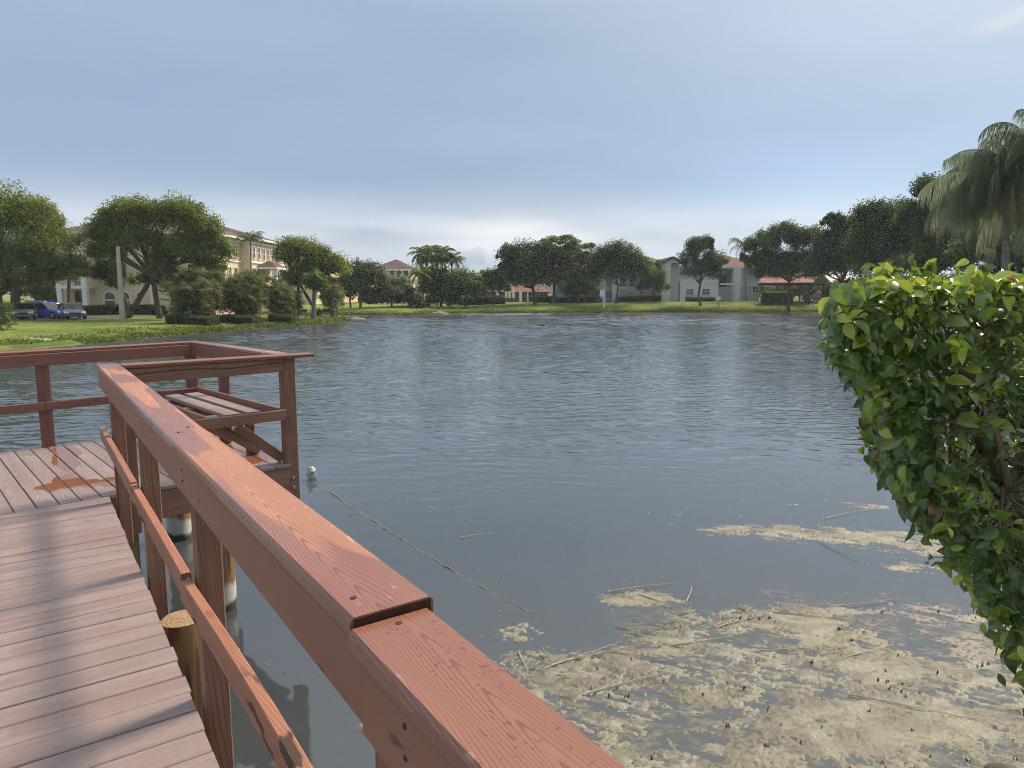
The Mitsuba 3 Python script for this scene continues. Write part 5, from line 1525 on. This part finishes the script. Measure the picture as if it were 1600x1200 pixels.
def debris():
    r = np.random.default_rng(31)
    m = MB()
    # seeds, petals and leaf bits on the water
    n = 420
    x, y = r.uniform(-2.2, 5.5, n), r.uniform(4.2, 11.5, n)
    a = r.random(n) * 6.28
    L = r.uniform(.006, .018, n); w = L * r.uniform(.3, .6, n)
    b = np.column_stack([x, y, np.full(n, .007)])
    d = np.column_stack([np.cos(a), np.sin(a), r.normal(0, .2, n)]) * L[:, None]; sd = np.column_stack([-np.sin(a), np.cos(a), a * 0]) * w[:, None]
    v = np.stack([b - d, b + sd + [0, 0, .004], b + d, b - sd], 1).reshape(-1, 3)
    i = np.arange(n)[:, None] * 4
    pal = np.array([[.6, .6, .55], [.45, .42, .33], [.3, .25, .14], [.2, .22, .08]])
    m.add(v, np.vstack([i + [0, 1, 2], i + [0, 2, 3]]), c=np.repeat(pal[r.choice(4, n, p=[.45, .25, .2, .1])], 4, 0))
    m.put('floating_debris', LEAF)
    stuff('floating_debris', 'pale seeds and leaf bits scattered on the water', 'debris')
    # dark buds standing on the weed
    m = MB()
    for _ in range(260):
        x, y = r.uniform(.6, 4.6), r.uniform(3.6, 5.9)
        z = weedz[min(int((y - wys[0]) / .013), len(wys) - 1), min(int((x - wxs[0]) / .013), len(wxs) - 1)]
        if z < 0 or r.random() > meshkit.noise(np.array([x * 1.3, y * 1.3, 0]), 4) * 1.3:
            continue
        c = np.array([x, y, z])
        for q in range(r.integers(1, 4)):
            o = c + np.append(r.normal(0, .008, 2), 0); h = r.uniform(.012, .034); s = r.uniform(.004, .008)
            m.add([o + [-s, 0, 0], o + [s, 0, 0], o + [0, s, 0], o + [r.normal(0, .006), r.normal(0, .006), h]], [[0, 1, 3], [1, 2, 3], [2, 0, 3]], c=(.03, .027, .018))
    m.put('weed_buds', LEAF)
    stuff('weed_buds', 'small dark buds and bits standing on the floating algae', 'debris')
    # long pale stems
    k = 0
    spots = [(.92, 6.32, 1.62, 6.5), (1.62, 6.1, 1.75, 6.42), (.25, 4.95, .9, 5.35), (.3, 5.0, 1.1, 5.32), (1.05, 5.75, 1.5, 5.55), (.9, 5.62, 1.3, 5.45), (3.55, 7.65, 3.72, 7.05), (2.3, 5.9, 3.0, 5.7), (1.3, 5.3, 2.0, 5.5),
             (.5, 4.6, 1.2, 4.9), (2.4, 4.6, 3.1, 4.3), (1.9, 5.2, 2.7, 5.25), (4.0, 8.5, 4.9, 8.9), (-.6, 7.8, -.2, 7.95), (1.2, 6.25, 1.55, 5.9), (.05, 5.2, .12, 4.9), (1.75, 5.6, 2.3, 5.85), (.75, 5.2, 1.35, 5.05), (2.9, 6.0, 3.6, 6.15), (2.6, 5.1, 3.1, 5.3)]
    for x0, y0, x1, y1 in spots:
        si = spots.index((x0, y0, x1, y1))
        t = thing('floating_stem', {0: 'long pale stem lying across the small separate algae patch', 1: 'short pale stem at the right end of the small separate algae patch', 6: 'pale stem pointing down from the far strip of algae', 12: 'thin pale stem beyond the far strip of algae', 13: 'lone pale stem on the open water beside the rope', 15: 'short pale stem standing across the left tip of the algae mat', 18: 'pale stem along the upper edge of the algae mat'}.get(si, 'thin pale dry stem lying on the algae mat near the bank'), 'stem', 'dry stems on the water')
        a, b = np.array([x0, y0, .012]), np.array([x1, y1, .016])
        md = (a + b) / 2 + np.append(r.normal(0, .04, 2), .012)
        s = np.linspace(0, 1, 9)[:, None]
        MB().tube((1 - s) ** 2 * a + 2 * s * (1 - s) * md + s ** 2 * b, np.linspace(.0048, .002, 9), 5).put(t, bs('stem_mat', principled((.42, .39, .29), .8, .3)), True)


debris()

# little whorls of pale leaves at the edge of the weed
def sprigs():
    r = np.random.default_rng(8)
    for k, (x, y) in enumerate(((.28, 5.12), (.52, 5.1), (1.42, 5.72), (1.3, 5.6), (.4, 4.85), (1.05, 5.5), (2.1, 5.95), (1.55, 5.88))):
        t = thing('water_sprig', 'small whorl of pale narrow leaves at the edge of the algae', 'water plant', 'pale sprigs at the algae edge')
        m = MB()
        for q in range(9):
            a = r.random() * 6.28; L = r.uniform(.04, .085)
            c = np.array([x, y, .02]) + np.append(r.normal(0, .004, 2), .006)
            d = np.array([math.cos(a), math.sin(a), r.uniform(0, .5)]) * L; s = np.array([-math.sin(a), math.cos(a), 0]) * .008
            m.add([c, c + d * .5 + s, c + d, c + d * .5 - s], [[0, 1, 2], [0, 2, 3]], c=np.array([.42, .46, .30]) * r.uniform(.7, 1.1))
        m.put(t, LEAF)


sprigs()
rock('brown root clump at the water edge under the clipped bush', 1572, 1176, 3.78, .11, .09, .06, 9, name='root_clump', z=.0, mat='bark_mat')

# ------------------------------------------------------------------ the clipped bush on the near bank
def near_bush():
    t = thing('clipped_bush', 'clipped ficus bush with glossy leaves leaning over the near bank', 'bush')
    r = np.random.default_rng(55)
    prof = np.array([(2.97, 1.42), (2.90, 1.32), (2.78, 1.29), (2.69, 1.29), (2.53, 1.33), (2.38, 1.46), (2.22, 1.47), (2.05, 1.55), (1.89, 1.66), (1.78, 1.82), (1.63, 1.92), (1.50, 2.05), (1.24, 2.10), (1.05, 2.14)])
    xl = lambda z: np.interp(z, prof[::-1, 0], prof[::-1, 1])
    y0, y1, x1, ztop = 2.52, 3.7, 3.3, 2.885
    P, N, A, shoots = [], [], [], []

    def put(p, n, young):
        P.append(p); N.append(n); A.append(young)
    n = 2300   # clipped top
    x = 1.36 + (x1 - 1.36) * r.random(n) ** 1.1; y = y0 + (y1 - y0) * r.random(n)
    p = np.column_stack([x, y, ztop + .035 * (x - 1.3) + .05 * (meshkit.noise(np.column_stack([x * 5, y * 5, x * 0]), 2) - .5) - np.abs(r.normal(0, .045, n))])
    put(p, np.column_stack([r.normal(0, .5, n), r.normal(0, .5, n), np.full(n, .9)]), .86)
    n = 1700   # water side
    z = 1.2 + (ztop - 1.2) * r.random(n) ** .75; y = y0 + (y1 - y0) * r.random(n)
    p = np.column_stack([xl(z) + np.abs(r.normal(0, .10, n)) - .05 + .13 * (meshkit.noise(np.column_stack([y * 5, z * 5, y * 0]), 9) - .5), y, z])
    put(p, np.column_stack([np.full(n, -.8), r.normal(0, .5, n) - .2, np.full(n, .35)]), .30)
    n = 3900   # face towards the camera: thick at the top and left edges, open in the middle
    z = 1.05 + (ztop - 1.05) * r.random(n) ** .8
    x = xl(z) + (x1 - xl(z)) * r.random(n) ** 1.3
    open_ = np.exp(-(((x - 2.0) / .34) ** 2 + ((z - 2.16) / .36) ** 2))
    k = r.random(n) > .58 * open_
    x, z = x[k], z[k]
    p = np.column_stack([x, y0 + np.abs(r.normal(0, .11, len(x))) + .10 * meshkit.noise(np.column_stack([x * 4, z * 4, x * 0]), 6) + .22 * open_[k], z])
    put(p, np.column_stack([r.normal(0, .5, len(x)), np.full(len(x), -.55), np.full(len(x), .55)]), .18)
    n = 3800   # inside and behind
    z = 1.3 + (ztop - 1.35) * r.random(n); x = xl(z) + .08 + (x1 - xl(z)) * r.random(n); y = y0 + .35 + (y1 - y0 - .3) * r.random(n)
    put(np.column_stack([x, y, z]), r.normal(size=(n, 3)), .10)
    # shoots that have grown out since the last clipping
    for _ in range(120):
        q = r.random()
        if q < .45:
            o = np.array([r.uniform(1.4, x1), r.uniform(y0, y1), ztop - .02]); dr_ = np.array([r.normal(0, .4), r.normal(0, .4), 1.0])
        elif q < .8:
            z = r.uniform(1.3, ztop); o = np.array([xl(z) + .02, r.uniform(y0, y1), z]); dr_ = np.array([-1.0, r.normal(0, .5), r.normal(.1, .5)])
        else:
            z = r.uniform(1.2, ztop - .2); o = np.array([r.uniform(xl(z), xl(z) + .9), y0, z]); dr_ = np.array([r.normal(-.2, .5), -.8, r.normal(-.1, .5)])
        dr_ /= np.linalg.norm(dr_); ln = r.uniform(.05, .15)
        shoots.append((o, o + dr_ * ln))
        n = r.integers(4, 8)
        put(o + dr_ * ln * np.linspace(.1, 1, n)[:, None] + r.normal(0, .012, (n, 3)), r.normal(size=(n, 3)) + [0, 0, .6], .55)
    p = np.vstack(P); nn = np.vstack(N); young = np.concatenate([np.full(len(q), a) for q, a in zip(P, A)])
    nn /= np.linalg.norm(nn, axis=1, keepdims=True) + 1e-9
    p[:, 0] += .43 * (p[:, 1] - 2.62)
    N_ = len(p)
    L = r.choice([.048, .066, .084], N_, p=[.3, .42, .28]) * r.uniform(.8, 1.2, N_)
    # the drip tip hangs: leaf axis mostly outwards and down
    ax = nn * .25 + r.normal(0, .55, (N_, 3)) + np.array([-.1, -.25, -.45])
    ax -= nn * (ax * nn).sum(1, keepdims=True)
    ax /= np.linalg.norm(ax, axis=1, keepdims=True) + 1e-9
    bx = np.cross(nn, ax)
    st = np.array([0, .12, .3, .5, .68, .83, .93, 1.0]); wd = np.array([.0, .17, .27, .28, .22, .12, .045, 0]) * .92
    curl = r.uniform(-.1, .75, N_); fold = r.uniform(.15, .85, N_)
    tip = r.uniform(.1, .5, N_)
    rows = []
    for s_, w_ in zip(st, wd):
        c = p + ax * (L * (s_ - .3))[:, None] - nn * (L * (curl * (s_ - .4) ** 2 + tip * np.clip(s_ - .7, 0, 1) ** 1.5))[:, None]
        e = nn * (L * w_ * fold)[:, None]
        rows += [c - bx * (L * w_)[:, None] + e, c, c + bx * (L * w_)[:, None] + e]
    V = np.stack(rows, 1)                                     # N x 24 x 3
    f = []
    for k in range(7):
        a = k * 3
        f += [[a, a + 1, a + 4], [a, a + 4, a + 3], [a + 1, a + 2, a + 5], [a + 1, a + 5, a + 4]]
    f = np.array(f)
    yng = r.random(N_) < young
    dry = r.random(N_) < .012
    dark = np.array([[.092, .158, .042], [.115, .185, .048], [.080, .14, .042], [.14, .21, .054]])[r.integers(0, 4, N_)]
    lite = np.array([[.23, .34, .040], [.29, .38, .045], [.18, .29, .040], [.34, .40, .065]])[r.integers(0, 4, N_)]
    C = np.where(yng[:, None], lite, dark) * r.uniform(.8, 1.2, (N_, 1))
    C[dry] = np.array([.26, .15, .075]) * r.uniform(.7, 1.2, (dry.sum(), 1))
    near = np.argsort(np.linalg.norm(p - [0.9, 0, EYE], axis=1) + (p[:, 0] > 2.05) * 3)[:300]
    for i in near:
        scene[part_key(f'{t}__leaf')] = mikit.ply((V[i], f), GLEAF, True, color=np.repeat(C[i][None], 24, 0))
    rest = np.setdiff1d(np.arange(N_), near)
    VV = V[rest].reshape(-1, 3)
    F = (f[None] + (np.arange(len(rest)) * 24)[:, None, None]).reshape(-1, 3)
    scene[f'{t}__foliage'] = mikit.ply((VV, F), GLEAF, True, color=np.repeat(C[rest], 24, 0))
    labels[f'{t}__foliage'] = {'kind': 'stuff', 'label': 'the many leaves of the bush'}
    # trunk and branches
    B = MB()
    root = np.array([2.95, 3.15, .5])
    fork = np.array([1.98, 2.82, 2.02])
    B.tube([root, [2.5, 3.0, 1.25], [2.13, 2.88, 1.78], fork], [.055, .045, .038, .03], 9)
    B.tube([root + [.3, .1, 0], [2.62, 2.95, 1.3], [2.5, 2.95, 2.0], [2.45, 2.9, 2.5]], [.05, .04, .03, .02], 8)
    tips = np.vstack([np.column_stack([xl(z) + .12, y, z]) for z, y in zip(np.linspace(1.7, 2.9, 22), r.uniform(y0 + .05, y1 - .2, 22))] + [np.column_stack([r.uniform(1.4, 2.9, 46), r.uniform(y0 + .03, y1 - .2, 46), r.uniform(2.6, 2.93, 46)])] + [np.column_stack([r.uniform(1.7, 2.5, 40), r.uniform(y0 - .02, y0 + .3, 40), r.uniform(1.6, 2.6, 40)])])
    mains = []
    for k in range(11):
        e = np.array([r.uniform(1.5, 2.7), r.uniform(2.55, 3.3), r.uniform(2.3, 2.7)])
        md = (fork + e) / 2 + r.normal(0, .08, 3)
        B.tube([fork + r.normal(0, .015, 3), md, e], [.021, .014, .008], 7)
        mains += [md, e, fork]
    mains = np.array(mains)
    for q in tips:
        o = mains[np.argmin(np.linalg.norm(mains - q, axis=1) + r.random(len(mains)) * .3)]
        md = (o + q) / 2 + r.normal(0, .05, 3)
        B.tube([o, md, q], [.0075, .005, .0022], 5)
        for _ in range(3):
            q2 = md + (q - md) * r.random() + r.normal(0, .07, 3)
            B.tube([md + (q - md) * .2, (md + q2) / 2 + r.normal(0, .02, 3), q2], [.0038, .003, .0015], 4)
    for o, e in shoots:
        B.tube([o - (e - o) * .6, (o + e) / 2 + r.normal(0, .006, 3), e], [.003, .0022, .0012], 4)
    for q in B.v:
        q[:, 0] += .43 * (q[:, 1] - 2.62)
    B.part(t, 'branches', 'twig_mat', True)


near_bush()
